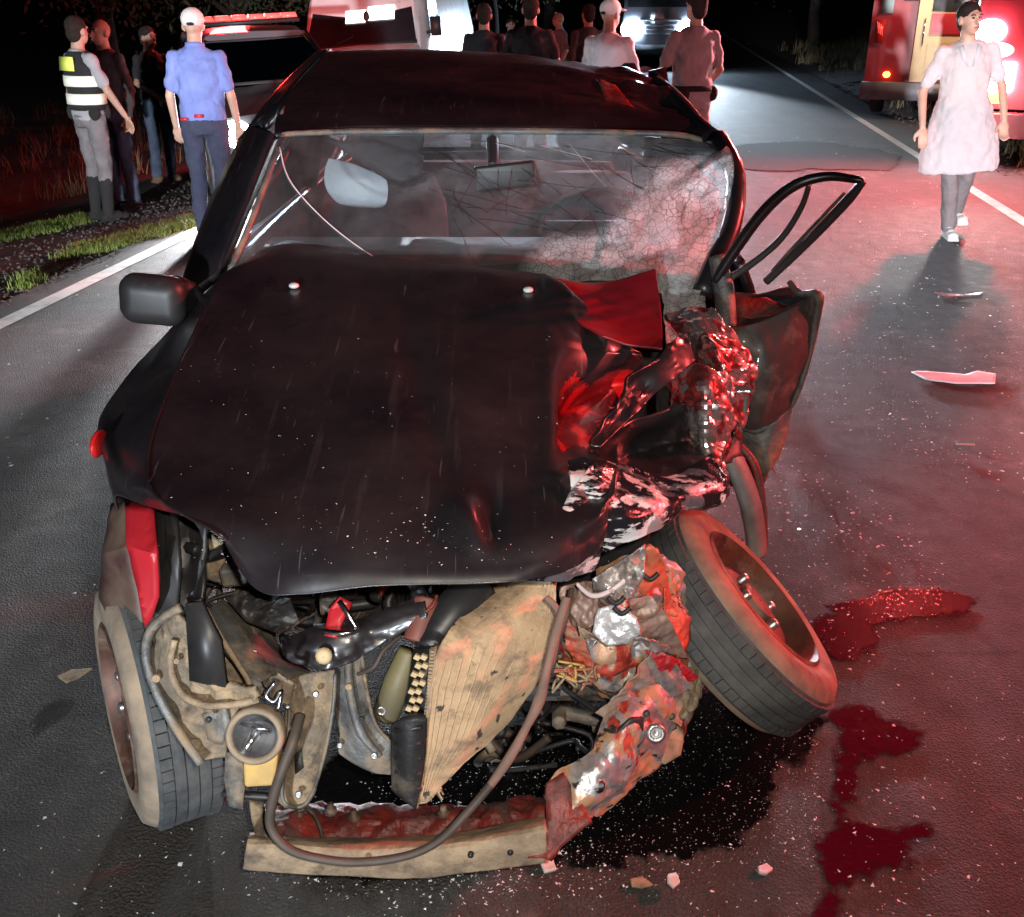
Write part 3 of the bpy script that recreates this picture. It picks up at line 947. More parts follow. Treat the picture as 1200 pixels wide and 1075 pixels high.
# ---- dark police wagon, faces -y in its own space
def police_car():
    g = az(287, 158, -.05)
    t = empty('police_car', (-2.76, 12.2, -0.06), rz=R(22), ry=R(-3))
    basic_tag(t, 'dark police car with lit red roof bar and glaring headlight behind the blue polo man', 'car')
    hood = [(0, .3), (.78, .3), (.84, .5), (.84, .72), (.74, .88), (0, .94)]
    loft([(-2.05, [(0, .32), (.70, .32), (.74, .5), (.74, .62), (.66, .70), (0, .74)]), (-1.95, [(0, .28), (.78, .28), (.82, .5), (.82, .68), (.72, .80), (0, .84)]), (-1.0, hood), (-.55, [(0, .3), (.8, .3), (.86, .5), (.86, .76), (.78, .95), (0, 1.0)]), (2.0, [(0, .3), (.8, .3), (.86, .5), (.86, .8), (.8, .98), (0, .98)]), (2.15, [(0, .4), (.74, .4), (.8, .55), (.8, .8), (.74, .92), (0, .92)])], M['police_paint'], 'body', t)
    # cabin: pillars, roof and panes
    loft([(-.02, [(0, 1.42), (.50, 1.42), (.55, 1.44), (.52, 1.47), (0, 1.49)]), (.5, [(0, 1.45), (.56, 1.45), (.60, 1.47), (.56, 1.51), (0, 1.54)]), (1.7, [(0, 1.44), (.55, 1.44), (.59, 1.46), (.55, 1.5), (0, 1.52)])], M['police_paint'], 'roof', t)
    for s in (-1, 1):
        mb = MB(); mb.tube([(s * .76, -.62, .95), (s * .56, .02, 1.45)], .035, 6); mb.build('pillar', M['police_paint'], t)
        mb = MB(); mb.tube([(s * .80, .62, .95), (s * .59, .62, 1.47)], .03, 6); mb.build('pillar', M['police_paint'], t)
        mb = MB(); mb.tube([(s * .78, 2.0, .95), (s * .57, 1.68, 1.46)], .045, 6); mb.build('pillar', M['police_paint'], t)
        mb = MB(); mb.add([(s * .76, -.5, .97), (s * .80, .6, .97), (s * .59, .6, 1.44), (s * .57, .05, 1.44)], [(0, 1, 2, 3)]); mb.build('side_window', M['yellow_glow_glass'] if s > 0 else M['dark_glass'], t)
        mb = MB(); mb.add([(s * .80, .66, .97), (s * .78, 1.95, .97), (s * .57, 1.66, 1.44), (s * .59, .66, 1.44)], [(0, 1, 2, 3)]); mb.build('side_window', M['dark_glass'], t)
        mb = MB(); mb.ell((s * .92, -.42, 1.0), (.10, .07, .075)); mb.tube([(s * .8, -.42, .97), (s * .9, -.42, .98)], .02, 6); mb.build('side_mirror', M['black_trim'], t)
        mb = MB(); mb.ell((s * .62, -2.03, .66), (.15, .06, .13)); mb.build('headlight', M['lamp_white'], t)
        road_wheel(t, s * .76, -1.35); road_wheel(t, s * .76, 1.4)
    mb = MB(); mb.add([(-.74, -.63, .97), (.74, -.63, .97), (.53, .0, 1.43), (-.53, .0, 1.43)], [(0, 1, 2, 3)]); mb.build('windshield', M['clear_glass'], t)
    mb = MB(); mb.add([(-.75, 2.02, .97), (.22, 2.02, .97), (.16, 1.7, 1.46), (-.54, 1.7, 1.46)], [(0, 1, 2, 3)]); mb.build('rear_window', M['dark_glass'], t)
    mb = MB(); mb.add([(.22, 2.02, .97), (.75, 2.02, .97), (.54, 1.7, 1.46), (.16, 1.7, 1.46)], [(0, 1, 2, 3)]); mb.build('rear_window', M['yellow_glow_glass'], t)
    mb = MB(); mb.box((0, -.45, .99), (1.36, .3, .05)); mb.build('dashboard', M['dash'], t)
    for s in (-1, 1):
        mb = MB(); mb.ell((s * .36, .45, .98), (.22, .09, .16)); mb.build('seat', M['dash'], t)
    mb = MB()
    for k in range(6): mb.box((0, -2.07 + .006 * k, .50 + .035 * k), (.8, .03, .014))
    mb.build('grille', M['black_trim'], t)
    mb = MB(); mb.box((0, -2.03, .36), (1.42, .12, .13)); mb.build('bumper', M['black_trim'], t)
    lb = MB(); lb.box((0, .35, 1.575), (1.12, .26, .04)); b = lb.build('light_bar', M['black_trim'], t)
    for k in range(6):
        mb = MB(); mb.box((-.46 + k * .184, .35, 1.63), (.165, .24, .05), taper=.85); mb.build('beacon', M['lamp_red_soft'], b)
    W = wm(t)
    lamp('headlight_or_fill_beam', 'SPOT', W @ Vector((.62, -2.12, .68)), P_HEAD, (.95, .97, 1.0), aim=W @ Vector((.5, -9, .12)), size=75, blend=.7, radius=.07, parent=t)
    lamp('headlight_or_fill_beam', 'SPOT', W @ Vector((-.62, -2.12, .68)), P_HEAD, (.95, .97, 1.0), aim=W @ Vector((-.5, -9, .12)), size=75, blend=.7, radius=.07, parent=t)
    lamp('roof_bar_light', 'POINT', W @ Vector((0, 2.0, 1.85)), P_RED_BAR, (1, .05, .05), radius=.25, parent=t)
police_car()

# ---- white van
def van():
    t = empty('white_van', (-1.95, 17.9, -0.05), rz=R(-7), ry=R(-4))
    basic_tag(t, 'white van facing the camera with lit panels behind its windshield', 'van')
    def pr(w, z0, z1, k=.92): return [(0, z0), (w * .93, z0), (w, z0 + .15), (w, z0 + (z1 - z0) * .55), (w * k, z1 - .08), (w * (k - .06), z1), (0, z1 + .02)]
    loft([(-2.55, pr(.86, .35, .95)), (-2.45, pr(.93, .3, 1.05)), (-1.75, pr(.96, .3, 1.17)), (-1.6, pr(.97, .3, 1.2))], M['white_paint'], 'hood', t)
    loft([(-1.6, pr(.97, .3, 1.19)), (-1.25, pr(.97, .3, 1.84, .86)), (-.9, pr(.97, .3, 2.1, .88)), (2.9, pr(.97, .3, 2.2, .88)), (3.0, pr(.95, .4, 2.15, .88))], M['white_paint'], 'body', t)
    mb = MB(); mb.add([(-.84, -1.625, 1.22), (.84, -1.625, 1.22), (.74, -1.275, 1.78), (-.74, -1.275, 1.78)], [(0, 1, 2, 3)])
    ws = mb.build('windshield', M['dark_glass'], t)
    for (x0, x1, z0, z1) in ((-.24, .06, 1.52, 1.69), (.10, .50, 1.54, 1.73)):
        def P(x, z, e=.02): return (x, -1.625 + .35 * (z - 1.22) / .56 - e, z)
        mb = MB(); mb.prism([P(x0, z0), P(x1, z0), P(x1, z1), P(x0, z1)], (0, .012, 0)); mb.build('cabin_light', M['lamp_panel'], ws)
    mb = MB(); mb.prism([(-.85, -1.64, 1.19), (.85, -1.64, 1.19), (.85, -1.63, 1.24), (-.85, -1.63, 1.24)], (0, .01, 0)); mb.tube([(-.4, -1.62, 1.24), (-.1, -1.56, 1.34)], .012, 5); mb.build('wiper', M['black_trim'], t)
    mb = MB(); mb.ell((.08, -1.42, 1.58), (.05, .03, .09)); mb.build('rear_view_mirror', M['black_trim'], t)
    for s in (-1, 1):
        mb = MB(); mb.box((s * 1.10, -1.35, 1.40), (.15, .09, .26)); mb.tube([(s * .95, -1.35, 1.32), (s * 1.1, -1.35, 1.34)], .025, 6); mb.build('side_mirror', M['black_trim'], t)
        mb = MB(); mb.ell((s * .72, -2.50, .84), (.16, .06, .12)); mb.build('headlight', M['chrome'], t)
        mb = MB(); mb.add([(s * .975, -1.2, 1.25), (s * .975, -.35, 1.25), (s * .93, -.35, 1.78), (s * .935, -1.0, 1.78)], [(0, 1, 2, 3)]); mb.build('side_window', M['dark_glass'], t)
        road_wheel(t, s * .88, -1.75, .34); road_wheel(t, s * .88, 1.9, .34)
    mb = MB(); mb.box((0, -2.53, .45), (1.86, .16, .26)); mb.build('bumper', M['black_trim'], t)
    mb = MB()
    for k in range(4): mb.box((0, -2.54, .66 + .06 * k), (.9, .04, .025))
    mb.build('grille', M['black_trim'], t)
van()

# ---- truck with dazzling headlights far down the road
def far_truck():
    t = empty('truck', (4.35, 32.5, 0), rz=R(-8))
    basic_tag(t, 'distant truck whose dazzling blue white headlights face the camera', 'truck')
    def pr(w, z0, z1): return [(0, z0), (w, z0), (w, z1 - .1), (w - .08, z1), (0, z1)]
    loft([(-.9, pr(1.05, .5, 2.5)), (-.8, pr(1.12, .5, 2.6)), (1.0, pr(1.12, .5, 2.65))], M['police_paint'], 'cab', t)
    loft([(1.15, pr(1.15, .9, 3.0)), (5.5, pr(1.15, .9, 3.0))], M['police_paint'], 'cargo_box', t)
    mb = MB(); mb.add([(-.95, -.91, 1.7), (.95, -.91, 1.7), (.92, -.89, 2.35), (-.92, -.89, 2.35)], [(0, 1, 2, 3)]); mb.build('windshield', M['dark_glass'], t)
    mb = MB(); mb.box((0, -.98, .58), (2.2, .18, .26)); mb.build('bumper', M['black_trim'], t)
    mb = MB()
    for k in range(4): mb.box((0, -.93, 1.0 + .12 * k), (1.2, .06, .05))
    mb.build('grille', M['black_trim'], t)
    for s in (-1, 1):
        mb = MB(); mb.ell((s * .78, -.95, 1.12), (.34, .07, .28)); mb.build('headlight', M['lamp_blue'], t)
        road_wheel(t, s * .95, 0, .48, .28); road_wheel(t, s * .95, 4, .48, .28)
    mb = MB(); mb.box((0, -.3, 2.74), (1.5, .3, .2)); mb.build('roof_lamp', M['lamp_blue'], t)
    W = wm(t)
    for s in (-1, 1):
        lamp('headlight_or_fill_beam', 'SPOT', W @ Vector((s * .78, -1.1, 1.12)), P_FAR, (.72, .86, 1.0), aim=W @ Vector((s * .8 + .2, -29, .9)), size=28, blend=.7, radius=.15, parent=t)
    lamp('headlight_or_fill_beam', 'SPOT', W @ Vector((.3, -.6, 2.74)), P_FAR_FILL, (.62, .80, 1.0), aim=(-.05, 3.2, 1.15), size=5.5, blend=.5, radius=.15, parent=t)  # added narrow beam that brightens the wreck's windshield
far_truck()

# ---- red ambulance seen from the rear on the right verge
def ambulance():
    t = empty('ambulance', (6.75, 17.4, 0.02), rz=R(-23))
    basic_tag(t, 'red ambulance seen from behind with an open cream panelled rear door', 'ambulance')
    def pr(w, z0, z1): return [(0, z0), (w, z0), (w, z1 - .25), (w - .1, z1), (0, z1 + .03)]
    loft([(0, pr(1.08, .42, 2.5)), (4.2, pr(1.08, .42, 2.5)), (4.7, pr(1.05, .42, 2.2)), (5.2, pr(1.0, .42, 1.3)), (5.9, pr(.95, .42, 1.05))], M['fire_paint'], 'body', t)
    mb = MB(); mb.box((0, -.13, .42), (2.2, .24, .26)); mb.build('rear_bumper', M['bumper_grey'], t)
    for s in (-1, 1):
        mb = MB(); mb.box((s * .93, -.03, 1.3), (.14, .06, .34)); f = mb.build('tail_lamp', M['tail_red'], t)
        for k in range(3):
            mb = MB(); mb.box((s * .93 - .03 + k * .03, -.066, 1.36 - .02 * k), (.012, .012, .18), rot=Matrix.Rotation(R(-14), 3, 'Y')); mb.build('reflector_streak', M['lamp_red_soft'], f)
        mb = MB(); mb.ell((s * .74, -.03, .66), (.055, .03, .045)); mb.build('indicator', M['lamp_amber'], t)
        road_wheel(t, s * .9, 1.0, .36); road_wheel(t, s * .9, 4.6, .36)
    mb = MB(); mb.prism([(-.62, -.02, 1.75), (-.28, -.02, 1.75), (-.25, -.02, 2.25), (-.56, -.02, 2.25)], (0, -.02, 0)); mb.build('rear_window', M['car_glass'], t)
    mb = MB(); mb.box((-.86, -.03, 1.78), (.18, .03, .42)); mb.build('light_window', pmat('pale blue window', (.35, .5, .55), (.3, .42, .48), 4, .1), t)
    # open rear door: frame, inner panels, red pocket, window
    mb = MB(); mb.box((.12, -.16, 1.42), (1.0, .07, 1.7)); d = mb.build('rear_door', M['cream'], t, smooth=False)
    for (z, h, m) in ((.95, .42, 'cream'), (1.42, .30, 'fire_paint'), (1.88, .56, 'dark_glass')):
        mb = MB(); mb.box((.20, -.205, z), (.76, .03, h)); mb.build('door_panel', M[m], d, smooth=False)
    mb = MB(); mb.tube([(-.26, -.22, 1.1), (-.26, -.25, 1.3), (-.26, -.22, 1.5)], .012, 6); mb.build('door_handle', M['chrome'], d)
    lamp('cabin_light', 'POINT', wm(t) @ Vector((.1, -.9, 2.2)), 70, (1.0, .82, .6), radius=.1, parent=t)
ambulance()

# ---- red fire truck, near front corner, with blazing lamps
def fire_truck():
    t = empty('fire_truck', (6.35, 12.3, 0.0), rz=R(-28))
    basic_tag(t, 'red fire truck at the right edge with blazing white and red lamps', 'fire truck')
    def pr(w, z0, z1): return [(0, z0), (w, z0), (w, z1 - .2), (w - .1, z1), (0, z1 + .03)]
    loft([(-.05, pr(1.1, .58, 1.45)), (.15, pr(1.15, .55, 2.55)), (2.0, pr(1.15, .55, 2.7))], M['fire_paint'], 'cab', t)
    loft([(2.12, pr(1.2, .6, 2.8)), (6.6, pr(1.2, .6, 2.8))], M['fire_paint'], 'body', t)
    mb = MB(); mb.prism([(-.98, -.0, 1.52), (.98, -.0, 1.52), (.95, .12, 2.35), (-.95, .12, 2.35)], (0, -.02, 0)); mb.build('windshield', M['dark_glass'], t)
    mb = MB(); mb.box((0, -.22, .42), (2.4, .36, .26)); mb.build('bumper', M['red_paint'], t, smooth=False)
    mb = MB(); mb.box((0, -.08, 1.02), (.9, .06, .28)); mb.build('grille', M['black_trim'], t, smooth=False)
    for s in (-1, 1):
        mb = MB(); mb.box((s * .86, -.09, .93), (.46, .08, .32)); h = mb.build('headlight', M['lamp_white'], t, smooth=False)
        mb = MB(); mb.ell((s * .86, -.10, 1.22), (.19, .05, .085)); mb.build('warning_lamp', M['lamp_red'], t)
        mb = MB(); mb.box((s * .80, -.08, .70), (.20, .06, .11)); mb.build('indicator', M['lamp_amber'], t, smooth=False)
        mb = MB(); mb.ell((s * .96, -.08, 1.42), (.17, .06, .13)); mb.build('work_lamp', M['lamp_white'], t)
        road_wheel(t, s * 1.0, .75, .46, .3); road_wheel(t, s * 1.0, 5.0, .46, .3)
        mb = MB(); mb.box((s * 1.32, .05, 1.9), (.16, .1, .4)); mb.tube([(s * 1.12, .12, 1.9), (s * 1.28, .06, 1.9)], .02, 6); mb.build('side_mirror', M['black_trim'], t)
    mb = MB(); mb.box((-1.0, -.05, .25), (.34, .30, .10)); mb.build('step', M['yellow_plastic'], t, smooth=False)
    mb = MB(); mb.box((0, .9, 2.80), (1.7, .3, .14)); mb.build('light_bar', M['lamp_red'], t, smooth=False)
    W = wm(t)
    lamp('warning_light', 'SPOT', W @ Vector((-.95, -.45, 2.75)), P_RED, (1.0, .09, .085), aim=(-.4, 2.2, .2), size=165, blend=1.0, radius=.16, parent=t)
    lamp('work_or_fill_light', 'SPOT', W @ Vector((-.95, -.42, 1.42)), P_TRUCK_WHITE, (1.0, .93, .88), aim=(3.4, 7.9, 1.0), size=46, blend=1.0, radius=.12, parent=t)
    lamp('work_or_fill_light', 'SPOT', W @ Vector((-.95, -.42, 2.62)), 2600, (1.0, .50, .55), aim=(1.2, 9.3, 1.25), size=30, blend=.7, radius=.12, parent=t)  # added pinkish fill on the men in the middle
fire_truck()

# ================================================================== PEOPLE
M['skin_light'] = pmat('light skin', (0.42, 0.26, 0.19), (0.36, 0.21, 0.15), 9, 0.55)
M['skin_tan'] = pmat('tan skin', (0.30, 0.17, 0.11), (0.24, 0.13, 0.085), 9, 0.55)
M['hair_dark'] = pmat('dark hair', (0.015, 0.011, 0.009), (0.025, 0.018, 0.014), 40, 0.85, spec=.15, bmp=.5, bscale=60)
M['lip'] = pmat('lip skin', (0.22, 0.09, 0.07), None, 20, 0.4)
M['eye'] = pmat('eye', (0.02, 0.016, 0.014), None, 20, 0.15)
def cloth(name, c, k=.75, **kw):
    return pmat(name, c, tuple(x * k for x in c), 7, 0.88, bmp=.35, bscale=50, **kw)
M['c_blue'] = cloth('blue polo cloth', (0.14, 0.18, 0.42))
M['c_navy'] = cloth('navy trouser cloth', (0.030, 0.034, 0.065))
M['c_jeans'] = cloth('blue denim', (0.055, 0.075, 0.12), .6)
M['c_black'] = cloth('black cloth', (0.012, 0.012, 0.014))
M['c_dark'] = cloth('charcoal cloth', (0.03, 0.026, 0.026))
M['c_grey'] = cloth('grey uniform cloth', (0.16, 0.145, 0.15))
M['c_mauve'] = cloth('mauve grey uniform cloth', (0.30, 0.30, 0.31), .85)
M['c_white'] = cloth('white cloth', (0.72, 0.72, 0.72), .9)
M['c_offwhite'] = cloth('pale lab coat cloth', (0.70, 0.70, 0.72), .92)
M['c_cap'] = cloth('pale cap cloth', (0.62, 0.55, 0.52), .9)
M['c_shoe'] = cloth('black leather', (0.014, 0.013, 0.013))
M['c_shoe_w'] = cloth('white shoe leather', (0.7, 0.7, 0.68))
M['c_brown'] = cloth('brown shoe leather', (0.17, 0.10, 0.06))
M['c_hi'] = pmat('hi-vis yellow cloth', (0.80, 0.88, 0.16), (0.76, 0.84, 0.14), 8, .7)
M['c_hiwhite'] = pmat('pale reflective tape', (0.93, 0.95, 0.80), (0.9, 0.92, 0.76), 8, .4)
# thin white coat lets some of the lamps behind it through
_nt = M['c_offwhite'].node_tree
_b = _nt.nodes['Principled BSDF']; _o = _nt.nodes['Material Output']
_t = _nt.nodes.new('ShaderNodeBsdfTranslucent'); _t.inputs[0].default_value = (.8, .8, .82, 1)
_m = _nt.nodes.new('ShaderNodeMixShader'); _m.inputs[0].default_value = .55
_nt.links.new(_b.outputs[0], _m.inputs[1]); _nt.links.new(_t.outputs[0], _m.inputs[2]); _nt.links.new(_m.outputs[0], _o.inputs[0])
fold_tex = bpy.data.textures.new('cloth folds', 'CLOUDS'); fold_tex.noise_scale = 0.085; fold_tex.noise_depth = 2

def organic(mb, name, mat, parent, voxel, folds=0.0, smooth_it=4):
    o = mb.build(name, mat, parent, fix=False)
    m = o.modifiers.new('merge', 'REMESH'); m.mode = 'VOXEL'; m.voxel_size = voxel; m.use_smooth_shade = True
    if smooth_it:
        s = o.modifiers.new('soften', 'SMOOTH'); s.factor = .5; s.iterations = smooth_it
    if folds:
        d = o.modifiers.new('folds', 'DISPLACE'); d.texture = fold_tex; d.strength = folds; d.mid_level = .5; d.texture_coords = 'LOCAL'
    return o

def person(loc, rz, h, label, arms, legs=None, k=1.0, skin='skin_light', top='c_black', top_sleeve='short', bottom='c_jeans', shoe='c_shoe',
           hair='short', cap=None, head_yaw=0, head_pitch=0, hem=.90, extras=(), lean=0, tilt=0, coat=False, boots=False, cuff=.10, group=None):
    """a standing figure facing -y in its own space; arms = ((elbow, wrist, hand end) left, right) in metres for a 1.75 m figure"""
    t = empty('person', loc, rz=R(rz), rx=R(lean), ry=R(tilt))
    basic_tag(t, label, 'person', group or 'people at the crash site')
    S = h / 1.75
    t.scale = (S, S, S)
    legs = legs or (((.10, -.015, .49), (.105, .02, .09), 0), ((-.10, -.015, .49), (-.105, .02, .09), 0))
    hips = ((.092, 0, .92), (-.092, 0, .92))
    sh = ((.165 * k ** .5, 0.005, 1.415), (-.165 * k ** .5, 0.005, 1.415))
    HR = Matrix.Rotation(R(head_yaw), 3, 'Z') @ Matrix.Rotation(R(head_pitch), 3, 'X')
    HC = Vector((0, -.015, 1.635))
    def H(x, y, z): return HC + HR @ Vector((x, y, z))
    # ---- body: one continuous skin
    mb = MB()
    mb.ell(H(0, .012, .02), (.074, .094, .095), rot=HR)
    mb.ell(H(0, -.022, -.045), (.058, .068, .072), rot=HR)
    mb.ell(H(0, -.050, -.085), (.032, .028, .026), rot=HR)
    mb.capsule(H(0, -.086, .012), H(0, -.103, -.024), .010, .016)
    mb.ell(H(0, -.083, -.060), (.026, .012, .012), rot=HR)
    mb.ell(H(0, -.078, .030), (.055, .016, .012), rot=HR)
    for s in (-1, 1): mb.ell(H(s * .076, .012, -.008), (.012, .022, .034), rot=HR)
    mb.capsule((0, .018, 1.44), H(0, .01, -.05), .060, .054)
    torso = [(.90, .150 * k, .098 * k, 0, 0), (.98, .155 * k, .105 * k, 0, .005), (1.08, .140 * k, .095 * k, 0, 0), (1.22, .155 * k, .102 * k, 0, 0), (1.36, .150 * k, .092 * k, 0, .005), (1.44, .10 * k, .066, 0, .01), (1.485, .065, .055, 0, .015)]
    mb.rings(torso)
    for i in (0, 1):
        (kn, an, tw) = legs[i]
        mb.capsule(hips[i], kn, .074 * k, .050); mb.capsule(kn, an, .050, .034)
        mb.capsule(Vector(an) + Vector((0, .02, -.05)), Vector(an) + Vector((0, -.13, -.06)), .032, .026)
        el, wr, he = [Vector(q) for q in arms[i]]
        mb.capsule(Vector(sh[i]) + Vector((0, 0, -.014)), el, .036 * k ** .5, .034); mb.capsule(el, wr, .037, .025)
        # hand: palm, four bent fingers, thumb off the palm's side
        d = (he - wr).normalized()
        side = d.cross(Vector((0, 1, 0)));
        if side.length < .2: side = d.cross(Vector((1, 0, 0)))
        side.normalize(); nrm = side.cross(d)
        if i == 0: nrm = -nrm
        mb.ell(wr + d * .055, (.040, .018, .055), rot=Matrix((side, nrm, d)).transposed())
        for q, (o_, L) in enumerate(((-.030, .068), (-.010, .080), (.010, .075), (.029, .058))):
            a = wr + d * .09 + side * o_; b = a + d * L * .55 + nrm * .010; c = b + d * L * .4 + nrm * .028
            mb.capsule(a, b, .0105, .0098, 8); mb.capsule(b, c, .0098, .0085, 8)
        a = wr + d * .035 - side * .030; b = a + d * .035 - side * .030 + nrm * .01
        mb.capsule(a, b, .014, .012, 8); mb.capsule(b, b + d * .032 + nrm * .012, .012, .010, 8)
    organic(mb, 'body', M[skin], t, .0085, 0, 2)
    # eyes
    for s in (-1, 1):
        mb = MB(); mb.ell(H(s * .030, -.082, .008), (.011, .008, .007), rot=HR, nu=8, nv=6); mb.build('eye', M['eye'], t)
    for s in (-1, 1):
        mb = MB(); mb.tube([H(s * .016, -.092, .026), H(s * .032, -.090, .031), H(s * .048, -.080, .026)], .0045, 6); mb.build('eyebrow', M['hair_dark'], t)
    mb = MB(); mb.ell(H(0, -.094, -.060), (.024, .006, .006), rot=HR, nu=10, nv=6); mb.build('mouth', M['lip'], t)
    if coat:
        for s in (-1, 1):
            mb = MB(); mb.prism([(s * .015, -.125, 1.30), (s * .05, -.085, 1.46), (s * .085, -.085, 1.44), (s * .05, -.125, 1.34)], (0, -.012, 0)); mb.build('lapel', M['c_offwhite'], t)
    # hair / cap
    if hair and not cap:
        mb = MB(); mb.ell(H(0, .022, .040), (.082, .098, .088), rot=HR); mb.ell(H(0, .055, -.01), (.072, .060, .085), rot=HR)
        if hair == 'bun': mb.ell(H(0, .10, .03), (.05, .05, .05))
        o = organic(mb, 'hair', M['hair_dark'], t, .009, .012, 1)
    if cap:
        mb = MB(); mb.ell(H(0, .012, .045), (.088, .106, .085), rot=HR)
        mb.tube([H(s_ * .07, -.075 - .06 * (1 - abs(s_) ** 2), .045 - .012 * (1 - s_ * s_)) for s_ in (-1, -.6, -.2, .2, .6, 1)], .016, 8, flat=.4)
        mb.ell(H(0, -.125, .035), (.066, .055, .010), rot=HR)
        c = organic(mb, 'cap', M[cap], t, .008, 0, 2)
        mb = MB(); mb.ell(H(0, .108, .012), (.030, .014, .013), rot=HR); mb.build('cap_opening', M['c_black'], c)
    # trousers
    mb = MB()
    mb.rings([(.84, .150 * k, .108 * k, 0, 0), (.93, .168 * k, .122 * k, 0, .006), (1.02, .160 * k, .114 * k, 0, .004)])
    for i in (0, 1):
        kn, an, tw = legs[i]
        an2 = Vector(an) + (Vector(kn) - Vector(an)).normalized() * (.28 if boots else 0)
        mb.capsule(hips[i], kn, .092 * k, .068); mb.capsule(kn, an2, .068, .060)
    organic(mb, 'trousers', M[bottom], t, .012, .032)
    # shoes
    for i in (0, 1):
        kn, an, tw = legs[i]; an = Vector(an); mb = MB()
        f = Vector((math.sin(R(tw)) , -math.cos(R(tw)), 0))
        low = Vector((an.x, an.y, an.z - .045))
        mb.capsule(low - f * .035, low + f * .10, .042, .044); mb.ell(low + f * .15 + Vector((0, 0, -.006)), (.045, .06, .034), rot=Matrix.Rotation(R(tw), 3, 'Z'))
        mb.box(low + f * .055 + Vector((0, 0, -.038)), (.085, .27, .022), rot=Matrix.Rotation(R(tw), 3, 'Z'))
        mb.capsule(low, an + Vector((0, 0, .02)), .043, .046)
        if boots: mb.capsule(an, an + (Vector(kn) - an).normalized() * .30, .050, .064)
        organic(mb, 'boot' if boots else 'shoe', M[shoe], t, .009, 0, 1)
    # shirt
    mb = MB()
    z0 = hem
    rg = [(z0, .172 * k, .122 * k, 0, .004), (1.0, .172 * k, .122 * k, 0, .004), (1.10, .165 * k, .115 * k, 0, 0), (1.24, .172 * k, .120 * k, 0, 0), (1.37, .176 * k, .114 * k, 0, .006), (1.445, .138 * k, .088, 0, .012), (1.492, .072, .062, 0, .018)]
    if coat: rg = [(hem, .30, .22, 0, 0), (hem + .15, .30, .22, 0, 0), (.92, .235, .17, 0, 0)] + rg[2:]
    mb.rings(rg)
    for i in (0, 1):
        el, wr, he = [Vector(q) for q in arms[i]]
        if top_sleeve == 'short':
            mb.capsule(Vector(sh[i]) + Vector((0, 0, -.012)), Vector(sh[i]).lerp(el, .75), .054 * k ** .5, .053)
        else:
            mb.capsule(Vector(sh[i]) + Vector((0, 0, -.012)), el, .054 * k ** .5, .046); mb.capsule(el, wr.lerp(el, .06), .050, .038)
    shirt = organic(mb, 'coat' if coat else 'shirt', M[top], t, .012, .038 if coat else .034)
    # collar, belt
    if 'collar' in extras:
        mb = MB(); mb.lathe([(.066, 0), (.076, .0), (.072, .035), (.064, .035)], (0, .018, 1.478), (0, -.12, 1), 20, closed=True); mb.build('collar', M[top], shirt)
    if 'belt' in extras:
        mb = MB(); mb.rings([(.985, .181 * k, .131 * k, 0, .005), (1.03, .179 * k, .129 * k, 0, .005)], 28); b = mb.build('belt', M['c_black'], t)
        for (x, y, s) in ((.17, .03, .045), (-.165, .05, .05), (-.12, -.1, .035), (.10, .11, .035)):
            mb = MB(); mb.ell((x * k, y, .965), (s, s, .065)); mb.build('pouch', M['c_shoe'], b)
    if 'vest' in extras:
        mb = MB()
        mb.rings([(.99, .186 * k, .137 * k, 0, .004), (1.10, .180 * k, .130 * k, 0, 0), (1.24, .190 * k, .133 * k, 0, 0), (1.36, .186 * k, .128 * k, 0, .006), (1.44, .140 * k, .104, 0, .012), (1.475, .10, .085, 0, .015)], 24)
        v = organic(mb, 'vest', M['c_black'], t, .012, .006, 2)
        for (z, hh, m) in ((1.035, .088, 'c_hiwhite'), (1.185, .088, 'c_hiwhite')):
            mb = MB(); mb.rings([(z, .197 * k, .147 * k, 0, .002), (z + hh * .5, .199 * k, .146 * k, 0, .0), (z + hh, .200 * k, .144 * k, 0, .0)], 28); mb.build('reflective_band', M[m], v)
        mb = MB(); mb.prism([(-.115, .138, 1.315), (.115, .138, 1.315), (.105, .128, 1.43), (-.105, .128, 1.43)], (0, .012, 0)); mb.build('back_patch', M['c_hi'], v)
    if 'back_tag' in extras:
        mb = MB(); mb.prism([(.09, .122, .955), (.15, .112, .955), (.15, .112, .975), (.09, .122, .975)], (0, .02, 0)); mb.build('pocket_tag', M['red_paint'], t)
        mb = MB(); mb.prism([(-.03, .135, .975), (.04, .135, .975), (.04, .135, 1.0), (-.03, .135, 1.0)], (0, .012, 0)); mb.build('belt_tag', M['red_paint'], t)
    return t

def hang(sx, fwd=0.0, out=.05):
    return ((sx * (.185 + out), .03 - fwd * .2, 1.13), (sx * (.195 + out), -.05 - fwd, .89), (sx * (.192 + out), -.08 - fwd * 1.2, .79))
def P(px, py, lz=None, x=None):
    """ground point under a photo pixel, following the verge"""
    g = az(px, py, 0)
    for _ in range(8): g = az(px, py, gz(g.x, g.y))
    return Vector((g.x, g.y, gz(g.x, g.y)))
fold_arms = (((.25, -.05, 1.16), (.06, -.22, 1.13), (-.04, -.21, 1.15)), ((-.25, -.05, 1.15), (-.05, -.24, 1.17), (.05, -.22, 1.20)))
front_hold = lambda s: ((s * .25, -.04, 1.15), (s * .10, -.20, 1.0), (s * .04, -.23, .95))
person(P(124, 258), 142, 1.78, 'officer in a hi-vis banded vest, grey breeches and tall black boots', (hang(1, .1), ((-.26, -.06, 1.14), (-.25, -.20, .93), (-.24, -.25, .85))), skin='skin_light', top='c_mauve', bottom='c_grey', boots=True, extras=('vest', 'belt'), k=1.05, head_yaw=15)
person(P(149, 243), -25, 1.76, 'man in dark jacket and jeans facing the officer in the banded vest', (hang(1, 0), hang(-1, 0)), skin='skin_tan', top='c_dark', top_sleeve='long', bottom='c_jeans', hair=None, k=1.0, head_yaw=-10)
